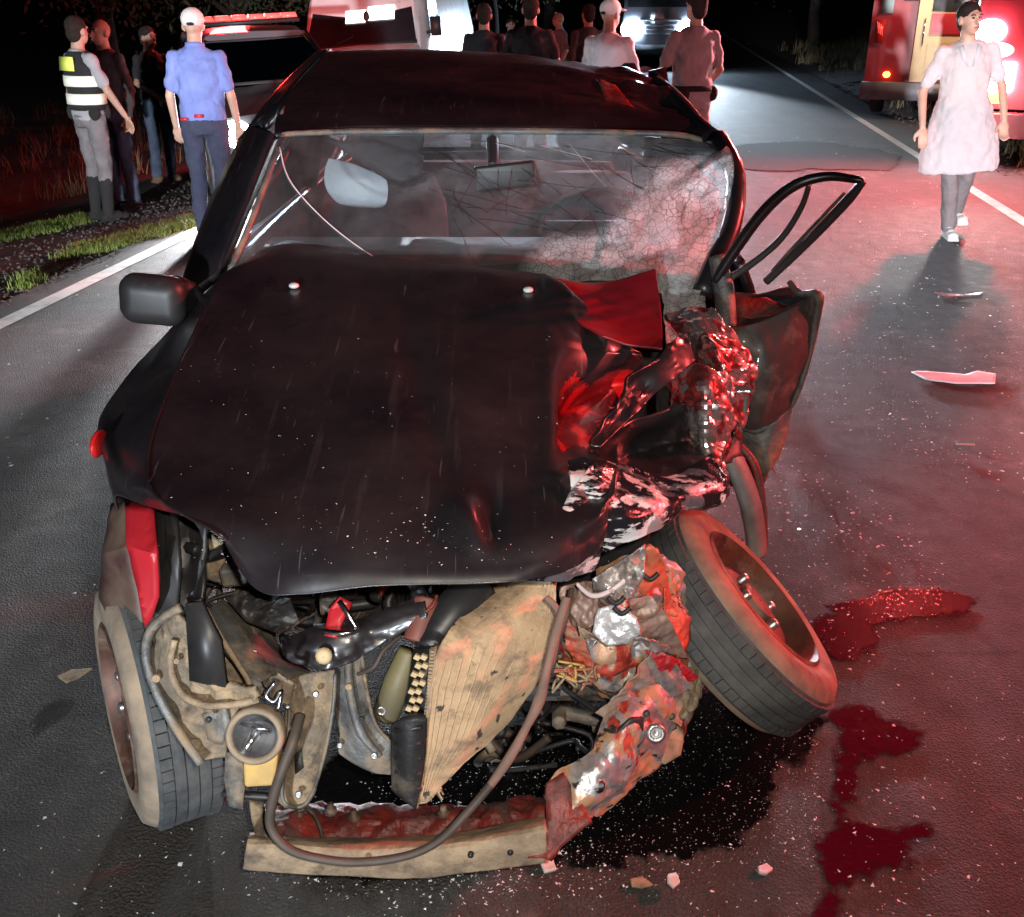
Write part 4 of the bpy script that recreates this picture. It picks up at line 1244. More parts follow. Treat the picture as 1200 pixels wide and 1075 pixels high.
person(P(195, 213), 52, 1.76, 'dark haired man in black shirt, jeans and brown shoes at the verge', (front_hold(1), front_hold(-1)), skin='skin_tan', top='c_black', bottom='c_jeans', shoe='c_brown', head_yaw=10)
person(P(255, 281), 184, 1.65, 'man in blue polo and pale cap seen from behind on the white edge line', (hang(1, .05), hang(-1, .05)), skin='skin_light', top='c_blue', bottom='c_navy', cap='c_cap', k=1.06, extras=('collar', 'back_tag'), hem=.94)
def stand(px, py, Y, h):                       # a figure whose head top is seen at (px, py) at distance Y
    q = ay(px, py, Y); return Vector((q.x, q.y, 0))
person(stand(567, 0, 11.6, 1.7), 178, 1.70, 'man in plain black shirt with back turned, beside the white van', (hang(1), hang(-1)), skin='skin_tan', top='c_black', bottom='c_dark')
person(stand(622, 0, 10.8, 1.74), 176, 1.76, 'broad man in black shirt, hands behind hips, back turned', (((.27, .03, 1.16), (.25, .06, .95), (.20, .11, .90)), ((-.27, .03, 1.16), (-.25, .06, .95), (-.20, .11, .90))), skin='skin_light', top='c_black', bottom='c_jeans', k=1.1)
person(stand(655, 15, 17.5, 1.6), -60, 1.60, 'small distant bald man in grey shirt leaning between two groups', (hang(1, .1), ((-.24, -.10, 1.18), (-.16, -.28, 1.02), (-.12, -.34, .98))), skin='skin_light', top='c_grey', bottom='c_jeans', hair=None)
person(stand(598, 20, 19.0, 1.5), 10, 1.50, 'small pale distant figure half hidden behind the broad man', (hang(1), hang(-1)), skin='skin_light', top='c_grey', bottom='c_dark')
person(stand(716, -4, 9.6, 1.72), 150, 1.72, 'man in long white shirt and cap, arms folded, turned away', fold_arms, skin='skin_light', top='c_white', top_sleeve='long', bottom='c_navy', cap='c_cap', k=1.12, head_yaw=-15)
person(stand(818, -14, 9.4, 1.78), 196, 1.78, 'uniformed officer in mauve grey with dark belt pouches beside the lane', (((.26, -.05, 1.15), (.20, -.20, 1.0), (.12, -.26, .97)), ((-.26, -.02, 1.15), (-.20, -.18, 1.0), (-.12, -.25, .98))), skin='skin_light', top='c_mauve', bottom='c_mauve', k=1.04, extras=('belt',), head_yaw=10)
person(stand(690, 5, 13.5, 1.7), 200, 1.70, 'dim figure in dark clothes just behind the man in the white shirt', (hang(1), hang(-1)), skin='skin_tan', top='c_dark', top_sleeve='long', bottom='c_dark')
person(P(1116, 276), -8, 1.70, 'woman in pale knee length coat walking in front of the fire truck', (hang(1, .02, .1), hang(-1, .06, .12)), legs=(((.09, .05, .50), (.07, .22, .16), 5), ((-.07, -.06, .49), (-.05, -.06, .09), 0)), skin='skin_light', top='c_offwhite', bottom='c_grey', shoe='c_shoe_w', hair='bun', k=1.08, tilt=-5, coat=True, hem=.52, head_yaw=20)

# ================================================================== THE WRECKED CAR
car = empty('wrecked_car', (-0.08, 3.4, 0))
basic_tag(car, 'smashed black hatchback with torn open front filling the middle of the road', 'car')
def off(pts, d): return [Vector(p) + Vector(d) for p in pts]
def AY(*pp): return [ay(*p) for p in pp]

# ---- hood and left fender
def hr(*pp): return [slab(p[0], p[1]) + Vector((0, 0, 0)) if len(p) == 2 else ay(p[0], p[1], slab(p[0], p[1]).y + p[2]) for p in pp]
hood_rows = [
    hr((262, 322), (335, 286), (420, 299), (500, 309), (570, 317), (630, 322), (640, 326)) + [slab(664, 342, .45), slab(706, 372, .42)],
    hr((236, 372), (315, 345), (405, 352), (490, 358), (565, 364), (622, 370), (650, 376)) + [slab(690, 388, .43), slab(746, 408, .36)],
    hr((204, 440), (296, 425), (395, 428), (480, 432), (560, 435), (622, 428), (652, 425)) + [slab(694, 425, .40), slab(752, 424, .31)],
    hr((176, 515), (268, 508), (375, 510), (470, 512), (552, 512), (620, 500)) + [slab(658, 490, .4585), slab(700, 470, .375), slab(744, 448, .25)],
    hr((176, 572), (268, 572), (370, 578), (465, 580), (550, 582), (615, 572)) + [slab(654, 545, .4585), slab(692, 518, .37), slab(730, 495, .25)],
    hr((214, 603, .00), (290, 622), (378, 632), (465, 635), (552, 636), (612, 626, -.01), (660, 606, -.02), (700, 590, -.02), (720, 560, -.02)),
    [slab(262, 629, .4585)] + AY((300, 664, 1.61), (362, 668, 1.582), (460, 668, 1.577), (556, 667, 1.58), (612, 662, 1.59), (662, 648, 1.62), (692, 632, 1.67), (712, 612, 1.71)),
    AY((265, 633, 1.69), (302, 691, 1.581), (352, 697, 1.561), (440, 687, 1.558), (556, 684, 1.561), (612, 680, 1.572), (664, 670, 1.61), (691, 652, 1.655), (708, 636, 1.69)),
]
def hood_disp(p, u, v):
    r = 0.0
    w = min(1, max(0, (u - .62) / .25))
    r += w * (.12 if .22 < v < .60 else 1.0) * crumple(.016, 5.0, 2.1)(p)
    r += .006 * noise.noise(p * 3.1)
    r += .12 * math.exp(-(((u - .86) / .075) ** 2 + ((v - .42) / .10) ** 2))
    # shallow buckles and a ding in the flat left part
    r += -.030 * math.exp(-(((u - .50 - .25 * (v - .64)) / .035) ** 2 + ((v - .66) / .09) ** 2)) + .022 * math.exp(-(((u - .54) / .03) ** 2 + ((v - .66) / .10) ** 2))
    r += -.012 * math.exp(-((v - .05) / .05) ** 2) * (1 + .5 * math.sin(u * 17))
    r += .010 * math.exp(-(((u - .30 - .3 * v) / .03) ** 2)) * math.exp(-((v - .35) / .22) ** 2)
    r += .008 * math.sin(u * 9 + v * 3) * math.exp(-((v - .45) / .25) ** 2)
    return r
hood = patch('hood', hood_rows, 120, 96, M['paint'], car, hood_disp, .005)
patch('hood_corner', [AY((628, 324, 2.76), (700, 334, 2.74), (768, 316, 2.68)), AY((646, 345, 2.66), (712, 352, 2.64), (773, 350, 2.60)), AY((672, 372, 2.54), (728, 380, 2.53), (776, 384, 2.50)), AY((706, 396, 2.44), (742, 406, 2.43), (776, 410, 2.41))], 50, 44, pmat('red lit hood corner', (.30, .012, .02), (.20, .008, .014), 5, .28, dirt=(.05, .02, .02), dirt_amt=.12), car, crumple(.008, 6, 3.0), .006)  # red light falling on the black corner, painted as its colour
# red lamp reflection painted as a glossy patch in the deep dent beside the fold
hood.data.materials.append(pmat('glossy red reflection', (.52, .012, .016), (.36, .008, .012), 9, .20, coat=1.0))
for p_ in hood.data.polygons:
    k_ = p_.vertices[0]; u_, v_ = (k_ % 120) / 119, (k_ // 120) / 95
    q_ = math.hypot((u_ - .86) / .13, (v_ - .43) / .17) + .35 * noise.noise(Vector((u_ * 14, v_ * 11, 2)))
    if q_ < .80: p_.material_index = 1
for (px, py) in ((345, 340), (619, 345)):
    q = slab(px, py); mb = MB(); mb.ell(q + Vector((0, 0, .012)), (.014, .014, .008)); mb.build('washer_nozzle', M['glass_chip'], hood, keep_world=True)
fl = [
    [slab(262, 323)] + AY((240, 345, 2.78), (224, 362, 2.74)),
    [slab(237, 373)] + AY((208, 388, 2.62), (194, 398, 2.60)),
    [slab(205, 441)] + AY((172, 440, 2.36), (150, 444, 2.36)),
    [slab(177, 516)] + AY((140, 500, 2.13), (117, 494, 2.16)),
    [slab(177, 573)] + AY((150, 560, 1.90), (124, 540, 2.00)),
    [ay(215, 604, slab(214, 603).y)] + AY((168, 592, 1.84), (134, 583, 1.88)),
]
for r in fl:
    r.append(r[-1] + Vector((.015, 0.01, -.11)))
    r.append(r[-1] + Vector((.035, 0.01, -.16)))
patch('front_fender', fl, 30, 60, M['paint'], car, lambda p, u, v: .004 * noise.noise(p * 5), .004)
mb = MB(); mb.ell(ay(116, 520, 2.06), (.012, .045, .028)); mb.build('side_marker', M['tail_red'], car, keep_world=True)
# inner fender strips above the left wheel
plate('fender_edge', AY((130, 590, 1.919), (147, 588, 1.893), (152, 640, 1.781), (162, 700, 1.760), (170, 738, 1.750), (150, 760, 1.770), (132, 735, 1.790), (116, 700, 1.830), (118, 650, 1.830)), .01, pmat('dusty dark fender edge', (.05, .02, .02), (.12, .085, .06), 9, .5), car, .006, 12, cuts=2)
plate('fender_liner', AY((146, 588, 1.879), (179, 590, 1.859), (184, 650, 1.740), (186, 700, 1.740), (178, 726, 1.740), (170, 735, 1.740), (160, 690, 1.750), (148, 640, 1.766)), .01, M['red_paint'], car, .004, 14, cuts=2)  # red reflection on the dark liner, put into its colour
plate('fender_liner', AY((179, 590, 1.889), (206, 600, 1.867), (208, 660, 1.770), (206, 712, 1.770), (182, 735, 1.770), (170, 735, 1.770)), .01, M['black_plastic'], car, .004, 10, cuts=1)

# ---- roof, headers and pillars
roof_rows = [
    AY((322, 160, 3.24), (400, 153, 3.30), (500, 152, 3.32), (600, 152, 3.32), (700, 154, 3.32), (780, 157, 3.30), (836, 168, 3.20)),
    AY((326, 135, 3.42), (400, 125, 3.50), (500, 123, 3.52), (600, 124, 3.52), (700, 128, 3.50), (775, 138, 3.44), (822, 152, 3.30)),
    AY((345, 105, 3.75), (410, 95, 3.85), (500, 92, 3.90), (600, 95, 3.90), (690, 104, 3.85), (755, 116, 3.75), (800, 128, 3.60)),
    AY((370, 78, 4.15), (430, 72, 4.25), (510, 70, 4.35), (600, 74, 4.35), (680, 84, 4.25), (735, 92, 4.15), (778, 104, 4.0)),
    AY((384, 63, 4.6), (440, 61, 4.8), (510, 61, 4.9), (600, 66, 4.9), (670, 76, 4.8), (722, 86, 4.6), (765, 99, 4.45)),
]
last = [p + Vector((0, .75, -.05)) for p in roof_rows[-1]]
roof_rows.append(last)
roof_rows.append([p + Vector((0, .25, -.06)) for p in last])
def roof_disp(p, u, v):
    w = min(1, max(0, (u - .55) / .3)) * min(1, v * 3)
    return w * crumple(.020, 5, 7.7)(p) + .003 * noise.noise(p * 2.5)
roof = patch('roof', roof_rows, 80, 70, M['paint'], car, roof_disp, .02)
mb = MB(); mb.tube(curve([ay(387, 61, 4.62) + Vector((0, 0, .006)), ay(366, 82, 4.12) + Vector((0, 0, .006)), ay(345, 108, 3.74) + Vector((0, 0, .008)), ay(330, 138, 3.40) + Vector((0, 0, .008))], 14), .008, 6); mb.build('drip_rail', M['grey_metal'], car, keep_world=True)
def rail(name, pts, rs, mat=M['paint'], n=10, k=16, flat=1.0):
    mb = MB(); mb.tube(curve(pts, k), [float(x) for x in np.interp(np.linspace(0, 1, k), np.linspace(0, 1, len(rs)), rs)], n, flat=flat)
    return mb.build(name, mat, car, keep_world=True)
# A pillars: left one wide and black, right one bent
pl = [AY((368, 78, 4.15), (386, 62, 4.60)), ]
patch('a_pillar', [AY((322, 158, 3.24), (300, 152, 3.42), (285, 165, 3.52)), AY((296, 225, 3.05), (268, 220, 3.20), (252, 235, 3.28)), AY((270, 290, 2.90), (240, 290, 2.98), (226, 308, 3.02)), AY((258, 322, 2.84), (222, 350, 2.78), (206, 372, 2.76))], 14, 40, M['paint'], car, None, .03)
patch('door_frame', [AY((385, 63, 4.62), (372, 66, 4.66)), AY((345, 105, 3.78), (330, 108, 3.84)), AY((316, 140, 3.46), (300, 148, 3.50)), AY((300, 152, 3.42), (284, 168, 3.50))], 10, 40, M['paint'], car, None, .04)
rail('a_pillar', AY((840, 165, 3.20), (862, 205, 3.02), (858, 260, 2.92), (838, 310, 2.84), (822, 345, 2.78)), [.035, .028, .03, .032, .03], M['paint'])
rail('a_pillar_trim', AY((836, 160, 3.22), (868, 205, 3.0), (866, 255, 2.92), (850, 300, 2.86), (834, 332, 2.80)), [.012, .010, .012, .012, .01], M['grey_metal'], 8)
rail('roof_rail', AY((836, 164, 3.2), (815, 145, 3.42), (796, 122, 3.72), (775, 102, 4.1), (762, 97, 4.45)), [.03, .03, .03, .03, .03])
# seals round the windshield
rail('windshield_seal', AY((270, 318, 2.84), (284, 285, 2.90), (300, 245, 3.0), (318, 195, 3.13), (330, 164, 3.225), (345, 157, 3.25), (450, 154, 3.275), (600, 154, 3.28), (740, 156, 3.27), (806, 160, 3.24), (838, 175, 3.19), (860, 208, 3.02)), [.009] * 4, M['grey_metal'], 8, 60)
plate('scraped_patch', AY((700, 92, 3.70), (722, 100, 3.70), (745, 128, 3.5), (775, 138, 3.42), (740, 140, 3.42), (712, 120, 3.58)), .002, M['red_metal'], car, .004, 14, cuts=2)

# ---- windshield
ws_rows = [
    AY((328, 161, 3.215), (430, 157, 3.27), (600, 157, 3.28), (730, 159, 3.265), (835, 168, 3.19)),
    AY((300, 238, 3.02), (420, 240, 3.08), (600, 243, 3.09), (745, 240, 3.07), (862, 208, 3.0)),
    AY((268, 322, 2.84), (410, 326, 2.88), (600, 335, 2.89), (740, 335, 2.87), (815, 370, 2.74)),
]
def dmg(u, v):
    # shattered along a band from the lower middle to the upper right corner, and everything below it
    line = .84 - (u - .50) * 1.42 + .07 * math.sin(u * 21)
    d = (v - line)
    a = 1 / (1 + math.exp(-d * 13))
    a *= min(1, max(0, (u - .46) / .12))
    far = max(0, 1 - math.hypot((u - .9) / .55, (v - .6) / .9)) * .55
    return max(a, far)
ws = patch('windshield', ws_rows, 110, 60, M['windshield'], car, lambda p, u, v: -(dmg(u, v) ** 2) * (.02 + crumple(.026, 7, 4)(p)), .0, attr=('damage', dmg), sharp=9)
WSG = grid_points(ws_rows, 201, 201)
def on_ws(u, v, lift=.004):
    p = WSG[min(200, int(v * 200)), min(200, int(u * 200))]
    return Vector(p) + Vector((0, -lift, lift))
for path in (((.02, .12), (.10, .38), (.22, .68), (.33, .92), (.40, .97)), ((.40, .97), (.30, .90), (.18, .93), (.05, .96))):
    mb = MB(); mb.tube(curve([on_ws(*q) for q in path], 24), .0022, 5); mb.build('crack', M['glass_chip'], ws, keep_world=True)
rnd = random.Random(4)
for k in range(60):
    u0, v0 = rnd.uniform(.34, .9), rnd.uniform(.05, .6)
    a = rnd.gauss(1.0, .5); L = rnd.uniform(.08, .32)
    pts = [(u0 + math.cos(a) * L * t * .8 + rnd.uniform(-.0015, .0015), v0 + math.sin(a) * L * t + rnd.uniform(-.004, .004)) for t in (0, .35, .7, 1)]
    if any(not (0.01 < q[0] < .99 and .01 < q[1] < .99) for q in pts): continue
    mb = MB(); mb.tube(curve([on_ws(*q) for q in pts], 10), .0007, 4); mb.build('crack', M['black_trim'] if k % 12 else M['glass_chip'], ws, keep_world=True)

# ---- interior
mb = MB(); mb.tube(curve([(-.72, 3.06, .87), (-.4, 3.05, .89), (-.1, 3.05, .89), (.2, 3.05, .91), (.55, 3.05, .88)], 20), .11, 14, flat=.7); mb.box((-.08, 3.12, .84), (1.35, .25, .3)); dash = mb.build('dashboard', M['dash'], car, keep_world=True)
mb = MB(); mb.lathe([(.17, -.012), (.182, 0), (.17, .012), (.158, 0)], (.26, 3.30, 1.0), (0, .85, .5), 32, closed=True); mb.box((.26, 3.30, 1.0), (.30, .03, .06)); mb.build('steering_wheel', M['dash'], car, keep_world=True)
for sx in (-.47, .30):
    mb = MB(); mb.rings([(.45, .22, .10, sx, 3.98), (.7, .23, .09, sx, 4.04), (.95, .21, .08, sx, 4.12), (1.06, .16, .07, sx, 4.15)]); mb.ell((sx, 3.72, .46), (.24, .30, .10)); s_ = mb.build('seat', M['seat'], car, keep_world=True)
    mb = MB(); mb.ell((sx, 4.16, 1.19), (.13, .055, .09)); mb.build('headrest', M['seat'], s_, keep_world=True)
mb = MB(); mb.rings([(.45, .62, .10, -.08, 4.95), (.8, .62, .10, -.08, 5.0), (.98, .56, .08, -.08, 5.06)]); mb.build('rear_seat', M['seat'], car, keep_world=True)
patch('light_spot', [AY((386, 186, 3.62), (405, 192, 3.60), (430, 200, 3.60), (452, 212, 3.62)), AY((380, 205, 3.60), (404, 208, 3.54), (430, 214, 3.54), (454, 222, 3.60)), AY((384, 224, 3.60), (406, 228, 3.55), (432, 232, 3.56), (452, 236, 3.60)), AY((396, 236, 3.62), (412, 240, 3.60), (434, 242, 3.60), (448, 240, 3.62))], 36, 30, M['light_spot_white'], car, smooth_crumple(.008, 9, 2), .01)  # bright spot of light on the windshield, put in as a pale sheet
plate('sun_visor', AY((385, 165, 3.34), (440, 164, 3.36), (497, 182, 3.36), (494, 206, 3.34), (470, 214, 3.33), (445, 205, 3.33)), .014, M['dash'], car, .003, 9, cuts=2)
mb = MB(); mb.box(ay(592, 206, 3.20), (.185, .035, .072), rot=Matrix.Rotation(R(-6), 3, 'Y')); mb.tube([ay(577, 162, 3.29), ay(578, 196, 3.21)], .02, 8)
o = mb.build('rear_view_mirror', M['black_plastic'], car, keep_world=True); m = o.modifiers.new('bevel', 'BEVEL'); m.width = .012; m.segments = 3

lamp('cabin_fill', 'POINT', (.12, 3.62, 1.33), P_CABIN_FILL, (.72, .85, 1.0), radius=.06, parent=car)  # added fill lamp, brightens the cabin and the windshield haze
# ---- body behind the windshield: sides, tail, glass (mostly hidden from the photo)
for s, x0 in ((-1, -.90), (1, .74)):
    rows = []
    for y, dx in ((2.95, -.02), (3.6, .0), (4.4, .0), (5.2, -.03), (5.75, -.10)):
        x = x0 + s * dx
        rows.append([Vector((x - s * .06, y, .98)), Vector((x, y, .82)), Vector((x + s * .02, y, .55)), Vector((x - s * .03, y, .26))])
    patch('side_panel', rows, 16, 40, M['paint'], car, None, .03)
    rows = []
    for y, zt in ((3.3, 1.22), (4.0, 1.40), (4.8, 1.42), (5.4, 1.30)):
        rows.append([Vector((x0 - s * .06, y, .985)), Vector((x0 - s * .10, y, (zt + .98) / 2)), Vector((x0 - s * .17, y, zt))])
    patch('side_window', rows, 6, 16, M['car_glass'], car, None, 0)
    mb = MB(); mb.tube([(x0 - s * .05, 4.35, .97), (x0 - s * .16, 4.38, 1.43)], .04, 6); mb.build('b_pillar', M['paint'], car, keep_world=True)
    mb = MB(); mb.tube([(x0 - s * .07, 5.72, .96), (x0 - s * .16, 5.5, 1.38)], .05, 6); mb.build('c_pillar', M['paint'], car, keep_world=True)
patch('tailgate', [[Vector((x, 5.74 - .08 * abs(x + .08), .96)), Vector((x, 5.86 - .08 * abs(x + .08), .75)), Vector((x, 5.88 - .08 * abs(x + .08), .5)), Vector((x, 5.8, .28))] for x in (-.82, -.4, 0, .4, .66)], 12, 20, M['paint'], car, None, .03)
patch('rear_window', [[Vector((x, 5.72, .985)), Vector((x * .97, 5.62, 1.2)), Vector((x * .92, 5.5, 1.38))] for x in (-.78, -.4, 0, .4, .62)], 6, 10, M['car_glass'], car, None, 0)
for x in (-.8, .64):
    mb = MB(); mb.ell((x, 5.80, .72), (.09, .06, .14)); mb.build('tail_light', M['tail_red'], car, keep_world=True)
mb = MB(); mb.box((-.08, 4.4, .26), (1.5, 2.9, .05)); mb.build('floor_pan', M['dark_engine'], car, keep_world=True, smooth=False)
mb = MB(); mb.box((-.08, 3.02, .55), (1.4, .05, .75)); mb.build('firewall', M['dark_engine'], car, keep_world=True, smooth=False)

# ---- wheels
def car_wheel(center, axis, r, w, steps=64, flatten=0.0):
    """center = middle of the outer face, axis = outward"""
    a = Vector(axis).normalized()
    c = Vector(center)
    u = a.cross(Vector((0, 0, 1))).normalized(); q = a.cross(u)
    prof = [(r * .66, -.004), (r * .70, .006), (r * .82, .010), (r * .93, .002), (r * .985, -.018), (r, -.034), (r, -w + .034), (r * .985, -w + .018), (r * .93, -w), (r * .72, -w - .004), (r * .66, -w + .01)]
    mb = MB(); mb.lathe(prof, c, a, 64, closed=True)
    n = 64
    t = mb.build('wheel', [M['tyre'], M['tyre_wall']], car, keep_world=True, auto=45)
    me = t.data
    for p in me.polygons:
        d = (p.center - c); h = d.dot(a); rr = (d - a * h).length
        p.material_index = 0 if rr > r * .972 else 1
    # tread: ribs between circumferential grooves, finely cut on the two outer lanes
    mb = MB()
    lanes = 5; lw = (w - .05) / lanes
    for k in range(lanes):
        if k in (1, 2, 3):
            h0, h1 = -(.025 + lw * (k + .06)), -(.025 + lw * (k + .94))
            mb.lathe([(r - .004, h0), (r + .004, h0), (r + .0045, (h0 + h1) / 2), (r + .004, h1), (r - .004, h1)], c, a, 72)
            continue
        for j in range(steps):
            th = 2 * math.pi * (j + .5 * (k % 2)) / steps
            rad = u * math.cos(th) + q * math.sin(th); tan = -u * math.sin(th) + q * math.cos(th)
            pos = c + rad * (r + .001) - a * (.025 + lw * (k + .5))
            Rm = Matrix((tan, a, rad)).transposed()
            mb.box(pos, (2 * math.pi * r / steps * .90, lw * .90, .010), rot=Rm)
    tb = mb.build('tread_blocks', M['tyre'], t, keep_world=True, smooth=False); tb['kind'] = 'stuff'
    mb = MB()
    mb.lathe([(r * .67, .0), (r * .69, .006), (r * .66, .010), (r * .63, -.004), (r * .60, -.03), (r * .55, -.055), (r * .46, -.05), (r * .40, -.028), (r * .30, -.022), (r * .18, -.03), (r * .17, -.010), (.004, -.008)], c, a, 48)
    rim = mb.build('rim', M['rim'], t, keep_world=True, auto=50)
    for j in range(8):
        th = 2 * math.pi * j / 8
        rad = u * math.cos(th) + q * math.sin(th)
        mb = MB(); mb.lathe([(.021, -.052), (.021, -.046), (.001, -.045)], c + rad * r * .495, a, 12); mb.build('vent_hole', M['black_trim'], rim, keep_world=True)
    for j in range(4):
        th = 2 * math.pi * (j + .4) / 4
        rad = u * math.cos(th) + q * math.sin(th)
        mb = MB(); mb.lathe([(.012, -.026), (.012, -.006), (.008, -.002), (.001, -.001)], c + rad * r * .24, a, 8); mb.build('wheel_bolt', M['bolt'], rim, keep_world=True)
    # inner side of the wheel: brake drum and hub
    mb = MB(); mb.lathe([(r * .64, -w), (r * .62, -w * .4), (r * .4, -w * .45), (r * .4, -w * .9), (.03, -w * .92), (.03, -w - .14), (.001, -w - .14)], c, a, 32); mb.build('hub', M['dark_engine'], t, keep_world=True, auto=40)
    return t
w1 = car_wheel(az(141, 828, .270), (-.865, -.50, .04), .270, .172)
q = ray(894, 701); wc = Vector((0, 0, CAM_H)) + q * 2.44
w2 = car_wheel(wc, (.71, -.03, .70), .284, .166)
car_wheel((-.93, 5.0, .285), (-1, 0, 0), .285, .178)
car_wheel((.76, 5.0, .285), (1, 0, 0), .285, .178)

# ---- left door mirror
mb = MB(); mb.box(ay(180, 351, 2.66), (.175, .095, .135), rot=Matrix.Rotation(R(6), 3, 'Y')); o = mb.build('side_mirror', M['black_plastic'], car, keep_world=True); m = o.modifiers.new('bevel', 'BEVEL'); m.width = .046; m.segments = 7
mb = MB(); mb.tube(curve(AY((200, 335, 2.70), (214, 345, 2.76), (222, 362, 2.80)), 8), [.05, .055, .06, .06, .06, .055, .05, .04], 10, flat=.6); mb.build('mirror_bracket', M['black_trim'], o, keep_world=True)

# ---- right door, bent outwards
patch('door_panel', [AY((848, 388, 2.66), (890, 378, 2.68), (925, 362, 2.70), (957, 348, 2.72)), AY((856, 430, 2.68), (890, 430, 2.64), (922, 418, 2.66), (950, 405, 2.72)), AY((866, 488, 2.70), (886, 492, 2.66), (908, 485, 2.68), (935, 452, 2.72)), AY((868, 500, 2.71), (885, 503, 2.70), (904, 496, 2.70), (925, 478, 2.73))], 40, 40, pmat('dusty brown grey door skin', (.075, .055, .052), (.045, .036, .036), 5, .42, dirt=(.20, .15, .13), dirt_amt=.2, dirt_scale=7, bmp=.1, coat=.5), car, crumple(.012, 5.5, 1.3), .02, sharp=14)
patch('door_flap', [AY((866, 500, 2.72), (895, 500, 2.70), (928, 476, 2.73)), AY((876, 540, 2.74), (896, 535, 2.70), (918, 515, 2.73)), AY((886, 588, 2.76), (897, 565, 2.74), (906, 545, 2.75))], 20, 24, M['grey_metal'], car, crumple(.012, 9, 6), .012)
patch('door_inside', [AY((848, 342, 2.82), (880, 345, 2.84), (925, 335, 2.86), (945, 345, 2.84)), AY((850, 372, 2.74), (888, 368, 2.76), (920, 356, 2.78), (950, 352, 2.76)), AY((850, 386, 2.68), (888, 378, 2.70), (924, 364, 2.72), (956, 349, 2.73))], 24, 16, M['black_plastic'], car, crumple(.012, 9, 3), .01)
plate('door_inner_panel', AY((860, 352, 2.79), (898, 348, 2.80), (922, 362, 2.76), (905, 374, 2.73), (858, 378, 2.73)), .01, M['red_metal'], car, .008, 12, cuts=2)
rail('door_edge', AY((925, 330, 2.84), (938, 345, 2.80), (957, 346, 2.73), (958, 362, 2.72), (951, 405, 2.72), (938, 452, 2.72), (926, 476, 2.73), (905, 497, 2.71), (885, 505, 2.70), (868, 498, 2.71)), [.008, .012, .016, .012, .008, .008, .008, .010, .01], M['grey_metal'], 8, 48)
gm = pmat('grey rubber door frame', (.07, .068, .07), (.04, .04, .042), 7, .35, coat=.3)
rail('window_frame', AY((838, 330, 2.76), (862, 292, 2.74), (895, 248, 2.70), (930, 218, 2.66), (968, 207, 2.64), (1000, 210, 2.63), (1012, 212, 2.62)), [0.0144, 0.0158, 0.0158, 0.0144, 0.0122, 0.0101, 0.0072], M['paint'], 10, 36)
rail('window_frame', AY((1012, 212, 2.62), (996, 232, 2.64), (965, 265, 2.68), (930, 300, 2.74), (898, 330, 2.79)), [0.0086, 0.0130, 0.0130, 0.0122, 0.0115], gm, 10, 30)
rail('window_channel', AY((948, 218, 2.66), (938, 245, 2.68), (915, 280, 2.72), (880, 310, 2.76), (845, 332, 2.79)), [0.0072, 0.0086, 0.0094, 0.0101, 0.0101], gm, 8, 30)
rail('window_channel', AY((990, 226, 2.645), (962, 256, 2.685), (930, 290, 2.74), (905, 318, 2.78)), [0.0043, 0.0050, 0.0050, 0.0050], M['grey_metal'], 6, 20)
rail('door_hinge', AY((840, 300, 2.78), (848, 340, 2.76), (852, 385, 2.70)), [.022, .03, .026], M['grey_metal'], 8)
rail('door_sill', AY((848, 525, 2.50), (862, 545, 2.48), (876, 580, 2.46), (884, 615, 2.45), (888, 650, 2.44)), [.035, .04, .042, .042, .04], pmat('scuffed grey sill trim', (.22, .22, .21), (.10, .10, .10), 7, .5, dirt=(.3, .25, .2), dirt_amt=.2, bmp=.2), 14, 30, .6)
rail('door_sill_edge', AY((866, 522, 2.53), (884, 545, 2.51), (893, 590, 2.49), (896, 645, 2.46)), [.012, .012, .012, .01], M['red_metal'], 8, 24)

# ---- crushed right fender and hood corner
patch('crumpled_fender', [
    AY((668, 535, 1.86), (700, 538, 1.88), (740, 552, 1.93), (790, 556, 1.98), (835, 530, 2.06)),
    AY((668, 560, 1.80), (704, 566, 1.79), (748, 580, 1.82), (800, 580, 1.90), (848, 560, 2.02)),
    AY((676, 600, 1.77), (708, 606, 1.74), (748, 606, 1.76), (795, 598, 1.86), (852, 578, 2.0)),
    AY((700, 650, 1.80), (722, 640, 1.76), (752, 626, 1.78), (790, 606, 1.86), (850, 582, 2.02))], 60, 50, M['scraped'], car, crumple(.024, 5, 5.2), .006, sharp=16)
patch('crumpled_fender', [
    AY((655, 610, 1.70), (675, 570, 1.78), (690, 545, 1.85)), AY((600, 640, 1.63), (672, 610, 1.70), (704, 610, 1.76)),
    AY((590, 668, 1.60), (660, 650, 1.65), (706, 648, 1.74)), AY((600, 684, 1.61), (660, 680, 1.66), (700, 668, 1.76))], 40, 40, M['scraped'], car, crumple(.014, 6, 3.2), .006, sharp=16)
patch('fender_hollow', [AY((690, 528, 1.99), (740, 495, 2.12), (800, 470, 2.24), (838, 500, 2.22)), AY((720, 545, 2.08), (760, 530, 2.20), (810, 520, 2.26), (845, 540, 2.18)), AY((745, 556, 1.95), (790, 560, 2.0), (820, 548, 2.06), (846, 560, 2.10))], 40, 30, M['paint'], car, crumple(.02, 6, 1.2), .006, sharp=22)
patch('fender_fold', [AY((700, 530, 2.0), (735, 495, 2.10), (775, 455, 2.22), (812, 425, 2.34)), AY((690, 515, 2.02), (728, 475, 2.14), (770, 430, 2.26), (806, 408, 2.38)), AY((745, 440, 2.18), (762, 425, 2.24), (782, 408, 2.34), (800, 390, 2.46))], 50, 40, M['paint'], car, crumple(.028, 5.5, 8.1), .006, sharp=16)
shiny = pmat('crumpled shiny sheet metal', (.62, .52, .52), (.40, .10, .10), 14, .18, rough2=.34, metal=.85, lo=.5, hi=.56)
